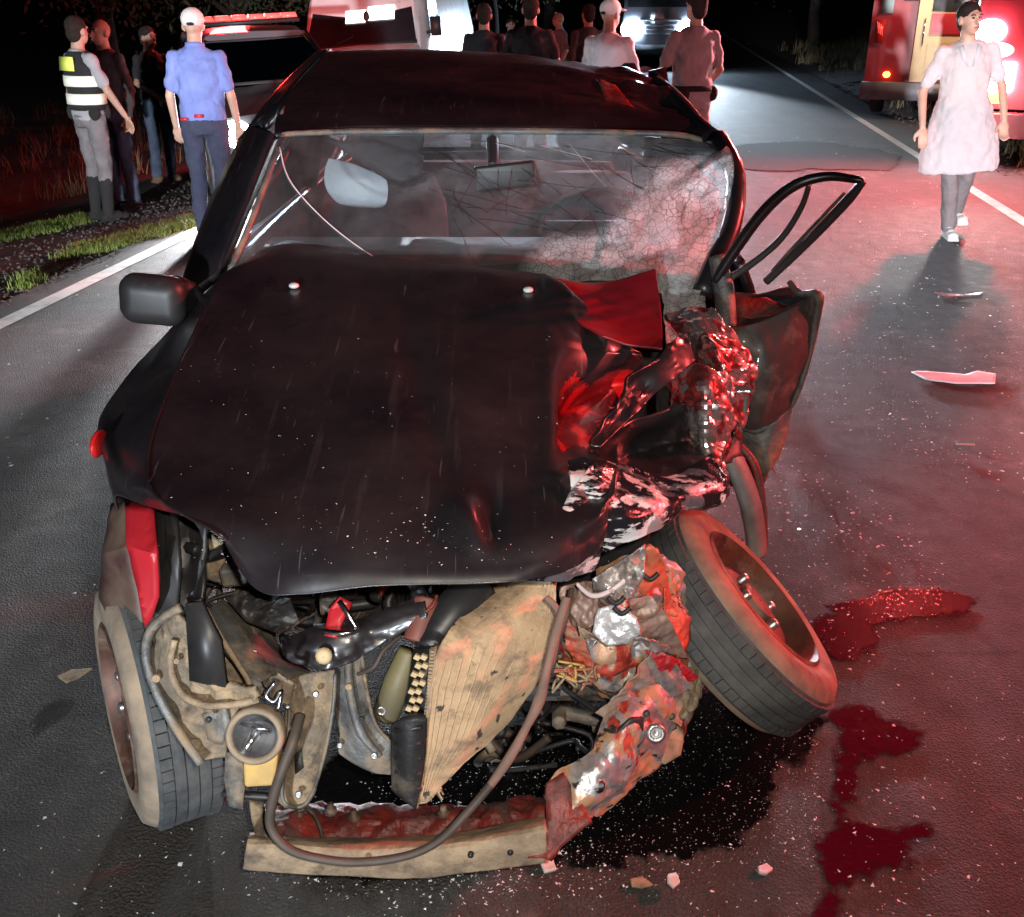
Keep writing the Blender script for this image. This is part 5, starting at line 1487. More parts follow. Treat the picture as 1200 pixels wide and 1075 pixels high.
patch('torn_strip', [AY((780, 366, 2.60), (808, 356, 2.62), (838, 362, 2.57)), AY((790, 392, 2.55), (828, 388, 2.45), (862, 398, 2.52)), AY((806, 420, 2.50), (844, 418, 2.38), (882, 425, 2.48)), AY((824, 448, 2.46), (852, 455, 2.34), (880, 458, 2.46)), AY((838, 475, 2.44), (858, 490, 2.34), (874, 505, 2.42))], 60, 80, shiny, car, crumple(.020, 10, 2.7), .004, sharp=13)
patch('torn_strip', [AY((790, 440, 2.36), (818, 432, 2.30), (852, 440, 2.35)), AY((792, 468, 2.34), (826, 460, 2.22), (860, 472, 2.32)), AY((796, 495, 2.30), (826, 496, 2.18), (856, 502, 2.29)), AY((806, 520, 2.27), (828, 526, 2.17), (852, 536, 2.26)), AY((826, 548, 2.22), (842, 558, 2.15), (856, 566, 2.22))], 60, 70, shiny, car, crumple(.020, 11, 9.7), .004, sharp=13)
patch('inner_fender', [AY((780, 405, 2.62), (830, 400, 2.66), (872, 425, 2.66)), AY((770, 470, 2.42), (830, 470, 2.5), (872, 490, 2.56)), AY((790, 550, 2.30), (840, 545, 2.36), (872, 540, 2.5))], 30, 30, M['black_plastic'], car, crumple(.03, 8, 4), .006)
rail('fender_lip', AY((868, 425, 2.44), (874, 450, 2.43), (870, 490, 2.42), (858, 515, 2.40), (836, 540, 2.36), (815, 552, 2.3)), [.010, .010, .010, .012, .012, .008], M['grey_metal'], 8, 30)
# silver-white crushed glass skirt under the windshield corner
patch('glass_skirt', [AY((772, 318, 2.84), (800, 316, 2.86), (828, 318, 2.84)), AY((776, 350, 2.76), (800, 350, 2.78), (826, 350, 2.76)), AY((778, 385, 2.68), (802, 390, 2.68), (830, 380, 2.66)), AY((782, 412, 2.60), (806, 418, 2.58), (835, 405, 2.58))], 40, 50, M['windshield'], car, crumple(.02, 11, 3), 0, attr=('damage', lambda u, v: .9))
rnd = random.Random(12)
for k in range(14):
    px, py = rnd.uniform(770, 870), rnd.uniform(385, 520)
    Y = 2.55 - (py - 385) * .0021 - .03; p = ay(px, py, Y)
    s = rnd.uniform(.02, .055); a = Vector((rnd.uniform(-1, 1), rnd.uniform(-.6, .2), rnd.uniform(-1, 1))).normalized()
    b = a.orthogonal().normalized()
    plate('torn_shard', [p, p + a * s, p + a * s * .7 + b * s * .6, p + b * s * .4], .004, rnd.choice((shiny, M['paint'], M['red_metal'], M['torn'])), car, .008, 25, k, cuts=2)

# ---- torn structure in front of the right wheel
patch('strut_tower', [AY((700, 668, 1.880), (735, 655, 1.860), (765, 645, 1.880), (790, 665, 1.940)), AY((690, 700, 1.840), (730, 695, 1.780), (770, 690, 1.820), (800, 700, 1.940)), AY((660, 735, 1.840), (715, 740, 1.760), (775, 730, 1.810), (822, 740, 1.940)), AY((655, 775, 1.860), (710, 785, 1.780), (770, 785, 1.820), (828, 790, 1.940)), AY((690, 812, 1.900), (730, 822, 1.820), (775, 820, 1.840), (820, 815, 1.940))], 110, 110, M['torn'], car, crumple(.026, 11, 6.6), .006, sharp=22)
plate('strut_plate', AY((700, 715, 1.72), (722, 708, 1.71), (746, 722, 1.71), (750, 742, 1.70), (738, 755, 1.70), (712, 758, 1.70), (694, 742, 1.71)), .008, pmat('bare scraped steel', (.82, .83, .85), (.45, .45, .47), 16, .35, metal=.5, bmp=.6), car, .012, 16, cuts=3)
plate('red_bracket', AY((752, 645, 1.80), (768, 642, 1.80), (782, 665, 1.83), (788, 700, 1.86), (772, 712, 1.82), (755, 700, 1.79), (740, 680, 1.79)), .012, pmat('orange red torn bracket', (.62, .10, .055), (.45, .16, .09), 9, .4, bmp=.4), car, .016, 14, cuts=3)
plate('rust_flange', AY((800, 700, 1.93), (812, 720, 1.94), (828, 750, 1.94), (830, 790, 1.94), (818, 818, 1.92), (800, 820, 1.88), (796, 780, 1.86), (798, 740, 1.88)), .014, pmat('brown rusty flange', (.33, .19, .13), (.24, .12, .08), 8, .6, bmp=.4), car, .014, 9, cuts=3)
# folded sheets over the crushed tower, each one bent panel with dark gaps between
steel = pmat('bent bare steel', (.50, .50, .52), (.22, .21, .21), 20, .3, metal=.7, dirt=(.30, .19, .12), dirt_amt=.42, dirt_scale=9, bmp=.3)
orange = pmat('orange red scraped primer', (.52, .085, .045), (.30, .07, .045), 14, .36, dirt=(.34, .24, .17), dirt_amt=.36, dirt_scale=12, bmp=.35)
taupe = pmat('pinkish taupe sheet metal', (.34, .24, .20), (.22, .13, .10), 10, .42, dirt=(.12, .09, .08), dirt_amt=.3, dirt_scale=11, metal=.2, bmp=.3)
def sheet_panel(pp, mat, amp=.012, f=11, seed=0, thick=.004):
    P_ = AY(*pp); c_ = sum(P_, Vector()) / len(P_); rr = random.Random(seed)
    q_ = Vector((0, -1, .5)) * rr.uniform(-.012, .016)
    P_ = [c_ + (p - c_) * rr.uniform(1.15, 1.6) + q_ + Vector((0, rr.uniform(-.02, .02), 0)) for p in P_]
    return plate('folded_sheet', P_, thick, mat, car, amp * 1.25, f * 1.3, seed, cuts=5)
sheet_panel([(668, 700, 1.80), (684, 690, 1.78), (702, 692, 1.77), (706, 712, 1.75), (694, 735, 1.75), (676, 750, 1.77), (662, 740, 1.80)], taupe, .016, 12, 1)
sheet_panel([(704, 676, 1.78), (726, 664, 1.77), (746, 652, 1.78), (748, 676, 1.765), (736, 694, 1.75), (716, 702, 1.755), (702, 696, 1.765)], steel, .016, 12, 2)
sheet_panel([(746, 712, 1.75), (766, 712, 1.755), (782, 724, 1.78), (792, 756, 1.80), (782, 770, 1.79), (762, 756, 1.76), (750, 738, 1.745)], taupe, .014, 10, 3)
sheet_panel([(782, 698, 1.84), (800, 718, 1.86), (812, 750, 1.87), (818, 786, 1.87), (806, 800, 1.84), (796, 768, 1.81), (786, 736, 1.81)], orange, .012, 9, 4)
sheet_panel([(700, 762, 1.755), (724, 762, 1.745), (748, 756, 1.745), (772, 764, 1.77), (756, 784, 1.765), (732, 800, 1.76), (708, 792, 1.765)], steel, .016, 11, 5)
sheet_panel([(766, 768, 1.78), (786, 766, 1.79), (808, 788, 1.82), (796, 792, 1.80), (778, 784, 1.78)], M['red_paint'], .010, 14, 6)
sheet_panel([(660, 732, 1.77), (671, 727, 1.765), (684, 756, 1.76), (693, 780, 1.76), (680, 786, 1.77), (668, 762, 1.77)], orange, .012, 14, 7)
sheet_panel([(684, 742, 1.755), (700, 748, 1.75), (708, 766, 1.755), (700, 782, 1.76), (688, 766, 1.76)], M['tan_metal'], .012, 14, 8)
sheet_panel([(710, 824, 1.72), (738, 800, 1.725), (767, 777, 1.745), (786, 781, 1.77), (793, 803, 1.78), (762, 824, 1.73), (720, 834, 1.70)], steel, .014, 10, 9)
sheet_panel([(768, 800, 1.755), (792, 792, 1.80), (816, 796, 1.84), (812, 822, 1.82), (790, 838, 1.77), (772, 824, 1.745)], M['tan_metal'], .014, 10, 10)
rail('torn_edge', AY((676, 684, 1.77), (694, 698, 1.75), (716, 692, 1.735), (738, 674, 1.75), (752, 655, 1.77)), [.004, .006, .005, .006, .003], pmat('pale scraped edge', (.75, .62, .62), None, 12, .4), 7, 30)
for k in range(12):
    rr = random.Random(60 + k); p = ay(rr.uniform(648, 694), rr.uniform(782, 800), 1.74)
    mb = MB(); mb.tube(curve([p + Vector((rr.gauss(0, .022), rr.gauss(0, .012), rr.gauss(0, .012))) for _ in range(4)], 10), .003, 5); mb.build('shredded_fin', (M['yellow_plastic'], M['tan_metal'], orange)[k % 3], car, keep_world=True)
for (px, py, Y) in ((729, 714, 1.69), (722, 702, 1.70), (762, 674, 1.765)):
    p = ay(px, py, Y); mb = MB(); mb.tube(curve([p + Vector((-.016, 0, .004)), p + Vector((0, -.004, -.008)), p + Vector((.016, 0, .004))], 9), .005, 6); mb.build('slot_edge', M['black_trim'], car, keep_world=True)
# bent bumper beam hanging from the right side to the road
beam = patch('bumper_beam', [AY((745, 800, 1.78), (790, 782, 1.82), (832, 790, 1.92)), AY((715, 828, 1.72), (765, 812, 1.74), (818, 820, 1.86)), AY((702, 858, 1.66), (745, 850, 1.66), (795, 862, 1.78)), AY((690, 885, 1.62), (722, 895, 1.60), (765, 900, 1.70)), AY((655, 902, 1.60), (692, 930, 1.56), (735, 928, 1.64)), AY((642, 918, 1.58), (672, 955, 1.54), (705, 955, 1.60))], 70, 110, M['torn'], car, crumple(.010, 13, 2.2), .012, sharp=22)
plate('beam_slot', AY((722, 862, 1.635), (740, 845, 1.64), (755, 842, 1.66), (754, 858, 1.66), (738, 888, 1.63), (722, 900, 1.60), (714, 885, 1.61)), .008, pmat('dark slot metal', (.07, .075, .08), (.03, .03, .032), 9, .4, metal=.4), beam, .004, 16, cuts=1)
for (px, py, Y, r) in ((768, 858, 1.665, .020), (704, 918, 1.575, .008), (786, 838, 1.75, .008), (757, 835, 1.69, .007)):
    mb = MB(); mb.lathe([(r, 0), (r, .012), (r * .6, .016), (r * .55, .004), (.001, .004)], ay(px, py, Y), (0, -.9, .4), 12); mb.build('bolt_head', M['bolt'] if r > .01 else M['black_trim'], beam, keep_world=True)
plate('tow_tab', AY((775, 872, 1.72), (795, 850, 1.76), (802, 858, 1.76), (798, 885, 1.72), (780, 896, 1.70), (768, 890, 1.70)), .012, M['tan_metal'], car, .004, 12, cuts=2)
plate('beam_end', AY((640, 918, 1.57), (660, 905, 1.59), (694, 962, 1.52), (668, 985, 1.50), (642, 1006, 1.48), (618, 1006, 1.49), (640, 960, 1.53)), .02, M['red_metal'], car, .012, 10, cuts=3)
# ---- lower crossmember
xm = patch('crossmember', [AY((292, 982, 1.56), (380, 986, 1.585), (480, 984, 1.59), (560, 978, 1.58), (640, 962, 1.56)), AY((290, 988, 1.50), (380, 994, 1.52), (480, 994, 1.52), (560, 986, 1.51), (640, 970, 1.50)), AY((287, 1002, 1.495), (380, 1008, 1.51), (480, 1010, 1.51), (560, 1002, 1.50), (640, 988, 1.495)), AY((286, 1016, 1.50), (380, 1022, 1.515), (480, 1024, 1.515), (560, 1018, 1.505), (638, 1006, 1.50))], 90, 24, M['tan_metal'], car, crumple(.004, 10, 3), .02, sharp=25)
patch('crossmember_top', [AY((300, 948, 1.70), (390, 945, 1.72), (480, 948, 1.70), (560, 945, 1.70), (640, 940, 1.66)), AY((300, 960, 1.62), (390, 958, 1.63), (480, 960, 1.62), (560, 955, 1.61), (640, 948, 1.58)), AY((296, 985, 1.555), (380, 989, 1.58), (480, 987, 1.585), (560, 981, 1.575), (640, 965, 1.555))], 80, 36, M['red_metal'], car, crumple(.016, 16, 1), .01, sharp=20)
plate('crossmember_end', AY((292, 935, 1.60), (308, 940, 1.60), (318, 985, 1.53), (302, 990, 1.52), (296, 965, 1.56)), .012, M['mud_metal'], car, .004, 10, cuts=2)
for (px, py) in ((388, 952), (415, 960), (520, 955), (352, 962)):
    mb = MB(); p = ay(px, py, 1.62); mb.lathe([(.013, 0), (.013, .008), (.007, .010), (.007, .024), (.001, .025)], p, (0, -.1, 1), 8); mb.build('mount_bolt', M['rim'], car, keep_world=True)
for (px, py) in ((430, 1003), (552, 995), (598, 992)):
    mb = MB(); mb.lathe([(.006, 0), (.006, .006), (.001, .007)], ay(px, py, 1.505) + Vector((0, -.012, 0)), (0, -1, .2), 10); mb.build('drain_hole', M['black_trim'], xm, keep_world=True)

# ---- radiator
rd = patch('radiator', [AY((590, 682, 1.84), (620, 678, 1.80), (652, 678, 1.78)), AY((556, 712, 1.74), (604, 716, 1.72), (650, 720, 1.76)), AY((520, 748, 1.65), (584, 756, 1.67), (642, 765, 1.74)), AY((505, 785, 1.61), (566, 800, 1.65), (608, 818, 1.72)), AY((500, 840, 1.60), (548, 850, 1.63), (578, 858, 1.68)), AY((496, 890, 1.595), (525, 895, 1.61), (545, 892, 1.63)), AY((490, 940, 1.59), (500, 938, 1.592), (512, 926, 1.60))], 60, 110, M['radiator'], car, crumple(.010, 6, 4.4), .028)
gv = [rd.data.vertices[k].co.copy() for k in range(60 * 110)]
for ci in range(3, 58, 4):
    mb = MB(); mb.tube([gv[r_ * 60 + ci] + Vector((0, -.0155, .002)) for r_ in range(2, 108, 3)], .0022, 5); mb.build('radiator_tube', M['radiator'], rd, keep_world=True)
patch('radiator_rim', [AY((505, 760, 1.625), (512, 757, 1.622)), AY((499, 840, 1.588), (503, 840, 1.588)), AY((486, 945, 1.58), (491, 944, 1.58))], 4, 20, M['tan_metal'], rd, None, .012)
mb = MB()
for k in range(46):
    t = k / 45; p = ay(507 - 19 * t, 762 + 182 * t, 1.61 - .035 * t)
    mb.box(p, (.007, .012, .004))
o = mb.build('crimp_teeth', M['tan_metal'], rd, keep_world=True, smooth=False)
tank = patch('radiator_tank', [AY((464, 846, 1.60), (480, 838, 1.585), (499, 838, 1.59)), AY((465, 880, 1.60), (480, 880, 1.575), (494, 885, 1.585)), AY((466, 922, 1.60), (476, 932, 1.58), (487, 944, 1.58))], 10, 16, M['dark_engine'], car, None, .03)
for k in range(5):
    a, b = ay(463, 856 + 16 * k, 1.578), ay(494, 853 + 18 * k, 1.566)
    mb = MB(); mb.tube([a, b], .005, 6); mb.build('tank_rib', M['black_plastic'], tank, keep_world=True)
per = plate('perforated_strip', AY((484, 760, 1.66), (507, 762, 1.635), (498, 836, 1.60), (474, 836, 1.62)), .006, M['black_trim'], car)
for j in range(7):
    for i in range(2):
        p = ay(489 + 8 * i - 1.6 * j + (3 if j % 2 else 0), 768 + 10 * j, 1.628 - .004 * j) + Vector((0, -.006, 0))
        mb = MB(); mb.box(p, (.011, .006, .010), rot=Matrix.Rotation(R(30), 3, 'Y')); mb.build('peg', M['cream'], per, keep_world=True, smooth=False)
rail('radiator_neck', AY((500, 705, 1.74), (492, 735, 1.70), (486, 752, 1.68)), [.030, .026, .024], pmat('red brown plastic neck', (.22, .07, .05), (.14, .05, .04), 9, .5), 12)
rail('overflow_bottle', AY((480, 762, 1.72), (466, 800, 1.70), (452, 838, 1.70)), [.022, .03, .028], pmat('dirty olive plastic', (.20, .17, .08), (.12, .10, .06), 7, .5), 10)
rail('radiator_hose', AY((560, 690, 1.80), (535, 715, 1.74), (512, 745, 1.70), (505, 765, 1.66)), [.045, .045, .042, .03], M['black_plastic'], 12)

def rnd_pick(k): return (M['bolt'], M['black_trim'], M['tan_metal'], M['black_trim'])[k % 4]
# ---- core support and left headlamp area
plate('bumper_bracket', AY((176, 742, 1.63), (192, 728, 1.63), (210, 716, 1.63), (216, 730, 1.61), (220, 800, 1.57), (262, 806, 1.55), (300, 806, 1.54), (306, 822, 1.54), (280, 830, 1.54), (266, 850, 1.54), (262, 890, 1.54), (236, 890, 1.54), (205, 845, 1.57), (182, 800, 1.60), (172, 770, 1.63)), .014, M['mud_metal'], car, .014, 13, cuts=4)
rail('bracket_rim', AY((212, 712, 1.620), (190, 725, 1.620), (174, 745, 1.615), (172, 775, 1.610), (184, 812, 1.580), (206, 852, 1.550), (236, 895, 1.520)), [.009] * 5, M['grey_metal'], 8, 30)
plate('bracket_hole_shade', AY((217, 708, 1.600), (236, 706, 1.600), (258, 752, 1.580), (264, 806, 1.550), (240, 802, 1.560), (222, 798, 1.570)), .012, M['black_plastic'], car)  # black insert, the shade of an opening put in as a plate
plate('bracket_notch_shade', AY((216, 845, 1.590), (236, 858, 1.575), (252, 866, 1.570), (250, 882, 1.565), (228, 872, 1.575)), .008, M['dark_engine'], car)  # dark plate painted as the shade inside a cut-out
patch('headlamp_bracket', [AY((240, 718, 1.76), (262, 706, 1.84), (300, 720, 1.92)), AY((258, 752, 1.72), (288, 745, 1.78), (330, 765, 1.86)), AY((285, 790, 1.68), (310, 780, 1.72), (356, 785, 1.80)), AY((298, 812, 1.66), (330, 808, 1.68), (368, 796, 1.74))], 30, 36, M['grey_metal'], car, crumple(.006, 8, 2), .012)
patch('slam_panel', [AY((330, 752, 1.72), (365, 738, 1.71), (400, 730, 1.71), (440, 722, 1.72), (500, 698, 1.74)), AY((332, 766, 1.68), (370, 755, 1.67), (402, 748, 1.67), (440, 738, 1.69), (500, 712, 1.71)), AY((342, 776, 1.67), (378, 784, 1.655), (408, 778, 1.655), (442, 758, 1.675), (502, 722, 1.70))], 60, 26, M['paint'], car, crumple(.009, 15, 7), .008, sharp=20)
plate('hood_latch', AY((385, 715, 1.70), (398, 700, 1.71), (412, 706, 1.71), (400, 730, 1.68), (394, 748, 1.66), (380, 745, 1.67)), .012, M['red_paint'], car, .006, 20, cuts=2)
rail('latch_hook', AY((398, 705, 1.70), (408, 720, 1.68), (418, 738, 1.67), (402, 742, 1.66), (380, 740, 1.67)), [.006] * 4, M['chrome'], 6, 20)
mb = MB(); mb.lathe([(.016, 0), (.016, .008), (.009, .012), (.001, .012)], ay(380, 768, 1.645), (0, -1, .3), 12); mb.build('panel_bolt', M['cream'], car, keep_world=True)
patch('core_post', [AY((335, 800, 1.68), (360, 790, 1.655), (392, 785, 1.67)), AY((338, 840, 1.64), (362, 838, 1.62), (388, 832, 1.64)), AY((334, 890, 1.61), (358, 890, 1.59), (380, 880, 1.61)), AY((330, 938, 1.60), (350, 946, 1.585), (366, 930, 1.60))], 20, 40, M['mud_metal'], car, crumple(.006, 9, 3), .014)
plate('post_slot', AY((345, 885, 1.585), (353, 878, 1.585), (356, 900, 1.58), (346, 908, 1.58)), .006, M['dark_engine'], car)
patch('core_post', [AY((390, 782, 1.69), (408, 772, 1.68), (424, 768, 1.69)), AY((392, 820, 1.67), (412, 818, 1.655), (430, 815, 1.67)), AY((400, 858, 1.65), (422, 858, 1.635), (440, 850, 1.655)), AY((398, 880, 1.64), (432, 892, 1.625), (464, 872, 1.64)), AY((410, 886, 1.64), (440, 902, 1.63), (462, 905, 1.64))], 24, 40, M['grey_metal'], car, crumple(.006, 8, 9), .014)
# round fog lamp bowl, yellow housing and bulb
fc = ay(299, 862, 1.52); fa = Vector((.06, -.93, .36))
mb = MB(); mb.lathe([(.052, -.03), (.054, .003), (.049, .010), (.042, .008), (.040, -.004)], fc, fa, 36); fog = mb.build('fog_lamp', pmat('rusty lamp ring', (.34, .26, .18), (.22, .17, .12), 12, .6, bmp=.4), car, keep_world=True)
mb = MB(); mb.lathe([(.041, .002), (.037, -.010), (.027, -.024), (.010, -.034), (.001, -.034)], fc, fa, 32); mb.build('reflector', pmat('smoky reflector bowl', (.45, .46, .48), (.10, .10, .11), 22, .28, metal=.8), fog, keep_world=True)
mb = MB(); mb.tube([fc - fa * .03, fc + fa * .006 + Vector((-.02, 0, -.03))], [.012, .009], 10); mb.tube([fc - fa * .02 + Vector((-.03, 0, .02)), fc + Vector((.03, 0, .01))], .004, 6); mb.build('bulb_holder', M['chrome'], fog, keep_world=True)
rail('bulb_clip', AY((322, 800, 1.53), (312, 815, 1.525), (322, 822, 1.52), (330, 810, 1.53), (326, 832, 1.52)), [.005] * 4, M['chrome'], 6, 24)
mb = MB(); mb.prism(AY((284, 884, 1.535), (326, 884, 1.535), (322, 922, 1.525), (286, 924, 1.525)), (0, .05, .0)); o = mb.build('fog_housing', M['yellow_plastic'], car, keep_world=True, smooth=False); m = o.modifiers.new('bevel', 'BEVEL'); m.width = .006; m.segments = 2
plate('fog_bracket', AY((264, 884, 1.54), (284, 880, 1.54), (286, 925, 1.535), (284, 948, 1.53), (268, 946, 1.53), (262, 915, 1.54)), .012, M['grey_metal'], car, .004, 12, cuts=1)
rail('lower_lip', AY((262, 930, 1.585), (290, 932, 1.575), (320, 934, 1.575)), [.008] * 3, M['black_plastic'], 6)

# small fixings, holes and folded lips on the left front structure
for (px, py, Y, r) in ((186, 790, 1.60, .008), (247, 838, 1.535, .006), (210, 770, 1.60, .006), (340, 822, 1.63, .007), (372, 808, 1.63, .006), (352, 925, 1.575, .007), (410, 800, 1.655, .007), (440, 880, 1.62, .007), (425, 838, 1.64, .006), (448, 828, 1.69, .011), (346, 800, 1.655, .006), (300, 760, 1.75, .006), (400, 868, 1.64, .006)):
    c0 = ay(px, py, Y) + Vector((0, -.012, 0)); mb = MB(); mb.lathe([(r, 0), (r, .005), (r * .6, .007), (r * .5, .002), (.001, .002)], c0, (0, -1, .25), 10); mb.build('bolt_head', rnd_pick(px), car, keep_world=True)
rail('post_lip', AY((337, 800, 1.665), (339, 840, 1.625), (335, 890, 1.595), (331, 936, 1.585), (350, 946, 1.57), (366, 930, 1.585), (381, 880, 1.595), (390, 832, 1.625), (393, 790, 1.655)), [.004] * 4, M['grey_metal'], 6, 50)
rail('post_lip', AY((424, 768, 1.675), (431, 815, 1.655), (441, 850, 1.64), (463, 874, 1.625)), [.004] * 4, M['mud_metal'], 6, 30)
rail('post_rib', AY((408, 776, 1.665), (412, 820, 1.642), (424, 860, 1.622), (446, 886, 1.612)), [.008, .010, .010, .006], M['grey_metal'], 8, 30)
rail('bracket_edge', AY((242, 716, 1.745), (262, 752, 1.705), (288, 792, 1.665), (300, 812, 1.645), (332, 808, 1.665), (368, 795, 1.725)), [.006] * 4, M['tan_metal'], 7, 40)
rail('bracket_arc', AY((205, 750, 1.60), (200, 780, 1.59), (212, 812, 1.57), (238, 826, 1.55), (270, 826, 1.54), (300, 820, 1.54)), [.007] * 4, M['tan_metal'], 7, 40)
plate('bracket_tongue', AY((236, 838, 1.55), (262, 828, 1.54), (270, 850, 1.535), (262, 872, 1.535), (244, 866, 1.54)), .008, M['grey_metal'], car, .008, 24, cuts=2)
plate('torn_sheet', AY((262, 700, 1.80), (300, 690, 1.82), (340, 700, 1.82), (352, 730, 1.78), (330, 745, 1.76), (290, 730, 1.78)), .004, M['dark_engine'], car, .016, 18, 3, cuts=4)
plate('torn_sheet', AY((306, 798, 1.63), (326, 790, 1.63), (346, 800, 1.63), (340, 826, 1.60), (318, 820, 1.60)), .004, M['mud_metal'], car, .012, 26, 5, cuts=4)
plate('lamp_frame', AY((204, 606, 1.90), (240, 612, 1.88), (240, 700, 1.84), (222, 708, 1.82), (206, 700, 1.84)), .012, M['black_plastic'], car, .014, 16, 7, cuts=3)
plate('lamp_frame', AY((240, 618, 1.90), (262, 640, 1.90), (278, 668, 1.90), (270, 690, 1.88), (242, 680, 1.88)), .012, M['mud_metal'], car, .014, 20, 8, cuts=3)
# ---- hoses and wires in front
rail('long_hose', AY((352, 838, 1.58), (343, 870, 1.53), (330, 905, 1.505), (319, 940, 1.495), (318, 970, 1.49), (340, 996, 1.475), (385, 1008, 1.47), (430, 1010, 1.47), (480, 1002, 1.475), (515, 985, 1.49), (545, 955, 1.51), (575, 920, 1.53)), [.0105, .0105, .0105, .010, .0095, .009, .0085, .0085, .008, .008, .008, .008], M['hose'], 10, 80)
rail('long_hose', AY((575, 920, 1.53), (597, 888, 1.55), (618, 850, 1.58), (632, 820, 1.60), (642, 780, 1.62), (652, 740, 1.65), (664, 700, 1.68)), [.008, .010, .008, .012, .0075, .010, .008], M['hose_pink'], 10, 60)
rnd = random.Random(21)
def clutter_rail(name, pts, r, mat): return rail(name, pts, [r] * 4, mat, 7, 24)
clutter_rail('cable', AY((420, 790, 1.66), (438, 782, 1.64), (450, 762, 1.66), (470, 745, 1.70)), .004, M['hose'])
clutter_rail('cable', AY((512, 698, 1.72), (505, 712, 1.70), (480, 728, 1.70), (440, 740, 1.70)), .004, M['red_metal'])
clutter_rail('cable', AY((360, 945, 1.60), (372, 962, 1.60), (378, 985, 1.57), (372, 1000, 1.53)), .004, M['hose'])
clutter_rail('cable', AY((640, 700, 1.70), (655, 720, 1.68), (650, 760, 1.66), (640, 800, 1.66)), .007, M['hose_pink'])
clutter_rail('cable', AY((670, 690, 1.74), (664, 720, 1.70), (655, 750, 1.68), (645, 790, 1.65)), .006, M['hose'])
# engine bay lumps behind the opening
def lump(name, c, size, mat, bev=.012, rot=None):
    mb = MB(); mb.box(c, size, rot=rot); o = mb.build(name, mat, car, keep_world=True, smooth=False)
    m = o.modifiers.new('bevel', 'BEVEL'); m.width = bev; m.segments = 2
    return o
lump('engine_block', (.02, 2.28, .47), (.60, .42, .42), M['dark_engine'], .03)
lump('gearbox', (-.38, 2.25, .40), (.34, .34, .28), M['dark_engine'], .05)
lump('battery', (-.52, 2.12, .62), (.24, .18, .20), M['black_plastic'])
lump('airbox', (-.30, 2.0, .60), (.20, .16, .14), M['black_plastic'], .03)
lump('chassis_rail', (-.58, 2.2, .40), (.09, .9, .12), M['mud_metal'])
lump('chassis_rail', (.40, 2.35, .42), (.09, .8, .12), M['dark_engine'])
lump('oil_sump', (.10, 2.02, .27), (.30, .26, .12), M['grey_metal'], .03)
lump('engine_mount', (.16, 1.92, .36), (.12, .10, .16), M['grey_metal'], .02, Matrix.Rotation(.4, 3, 'Y'))
for k in range(3):
    mb = MB(); c = Vector((.16 + .075 * k, 1.93 + .03 * k, .36 + .05 * (k % 2))); mb.lathe([(.001, -.02), (.05, -.02), (.05, -.008), (.042, -.004), (.042, .004), (.05, .008), (.05, .02), (.015, .022), (.001, .022)], c, (.85, -.5, .1), 24); mb.build('pulley', M['grey_metal'] if k != 1 else M['dark_engine'], car, keep_world=True, auto=35)
mb = MB(); c = Vector((.20, 1.90, .34)); mb.lathe([(.052, -.09), (.058, -.09), (.058, .05), (.052, .05)], c, (.9, -.4, .15), 24, closed=True)
o = mb.build('drive_belt', M['black_plastic'], car, keep_world=True, auto=35)
mb = MB()
for k in range(22):
    th = 2 * math.pi * k / 22; mb.box(Vector((.08, 1.88, .34)) + Vector((0, math.cos(th) * .07, math.sin(th) * .07)), (.05, .008, .008))
mb.build('fan_blades', M['black_plastic'], car, keep_world=True, smooth=False)
for k in range(34):
    px, py = rnd.uniform(220, 520), rnd.uniform(650, 800)
    Y = rnd.uniform(1.86, 2.1); c = ay(px, py, Y)
    pts = [c + Vector((rnd.gauss(0, .05), rnd.gauss(0, .03), rnd.gauss(0, .035))) for _ in range(4)]
    if k % 3 == 0:
        lump('engine_part', c, (rnd.uniform(.03, .08), rnd.uniform(.03, .06), rnd.uniform(.03, .07)), rnd.choice((M['dark_engine'], M['black_plastic'], M['grey_metal'], M['mud_metal'])), .008, Matrix.Rotation(rnd.uniform(-.5, .5), 3, 'Y'))
    else:
        clutter_rail('engine_hose', pts, rnd.choice((.005, .008, .014)), rnd.choice((M['hose'], M['black_plastic'], M['dark_engine'])))
for k in range(16):
    px, py = rnd.uniform(560, 700), rnd.uniform(800, 900)
    c = ay(px, py, rnd.uniform(1.82, 2.0)); pts = [c + Vector((rnd.gauss(0, .05), rnd.gauss(0, .03), rnd.gauss(0, .035))) for _ in range(4)]
    clutter_rail('engine_hose', pts, rnd.choice((.006, .010, .016)), rnd.choice((M['hose'], M['black_plastic'], M['dark_engine'], M['grey_metal'])))
# glass crumbs lying on the hood
mb = MB()
for _ in range(260):
    px, py = (rnd.gauss(470, 110), rnd.gauss(645, 25)) if rnd.random() < .55 else (rnd.uniform(200, 680), rnd.uniform(380, 670))
    if py > 676: continue
    p = slab(px, py) + Vector((0, 0, .012)); chip(mb, p, rnd.choice((.0012, .0018, .0028)))
o = mb.build('hood_glass_crumbs', M['glass_chip'], car, keep_world=True, smooth=False, fix=False); o['kind'] = 'stuff'

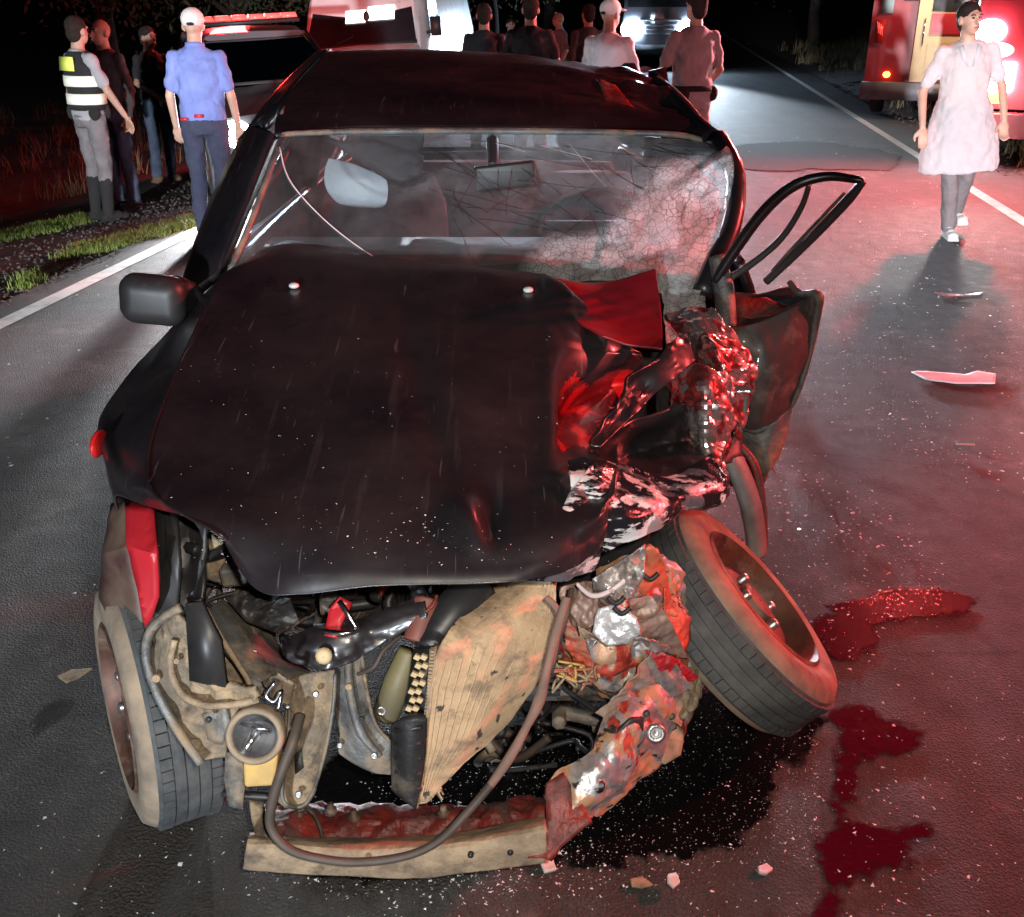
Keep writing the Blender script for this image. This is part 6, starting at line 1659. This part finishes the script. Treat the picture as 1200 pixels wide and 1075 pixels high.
# ================================================================== LOOSE DEBRIS ON THE ROAD
def debris(name, cat, label, outline, thick, mat, amp=.006, lift=.006):
    pts = [az(x, y, lift) for x, y in outline]
    c = sum(pts, Vector()) / len(pts); c.z = 0
    o = plate(name, [p - c for p in pts], thick, mat, None, amp, 14, c.x, cuts=3)
    for v in o.data.vertices: v.co.z = max(v.co.z, .004)
    o.location = c + Vector((0, 0, thick))
    return basic_tag(o, label, cat, 'loose debris on the road')
M['pink_plastic'] = pmat('pale pink plastic', (.72, .55, .58), (.60, .42, .46), 6, .5)
M['white_plastic'] = pmat('off white plastic', (.66, .62, .58), (.5, .45, .42), 9, .5)
debris('plastic_strip', 'debris', 'long pale pink plastic strip lying alone on the right lane', [(1068, 437), (1085, 436), (1130, 440), (1145, 436), (1167, 439), (1166, 450), (1120, 450), (1085, 446)], .006, M['pink_plastic'], .002)
debris('plastic_fragment', 'debris', 'thin dark plastic fragment far out on the right lane beyond the pink strip', [(1095, 343), (1130, 346), (1152, 343), (1150, 347), (1110, 348)], .004, M['red_metal'], .001)
debris('plastic_fragment.001', 'debris', 'narrow dull sliver right of the bent door, below the pink strip', [(1120, 521), (1142, 522), (1143, 524), (1121, 523)], .003, M['mud_metal'], .001)
debris('plastic_fragment.002', 'debris', 'orange brown chip below the oil puddle at the bottom edge', [(738, 1032), (752, 1030), (765, 1040), (752, 1043), (740, 1040)], .008, M['tan_metal'])
debris('plastic_fragment.003', 'debris', 'white pebble like chip beside the orange brown chip at the bottom', [(782, 1036), (792, 1034), (796, 1044), (788, 1050), (781, 1044)], .012, M['white_plastic'])
debris('plastic_fragment.004', 'debris', 'pinkish chip under the dark puddle edge below the wheel', [(888, 1018), (898, 1014), (905, 1020), (898, 1026), (889, 1024)], .008, M['pink_plastic'])
debris('plastic_fragment.005', 'debris', 'small pale flake just left of the torn beam end on the road', [(632, 1012), (648, 1010), (652, 1020), (638, 1024)], .008, M['white_plastic'])
debris('plastic_fragment.006', 'debris', 'brown flake lying left of the front left wheel', [(68, 795), (84, 788), (108, 786), (92, 797), (78, 803)], .005, M['tan_metal'])
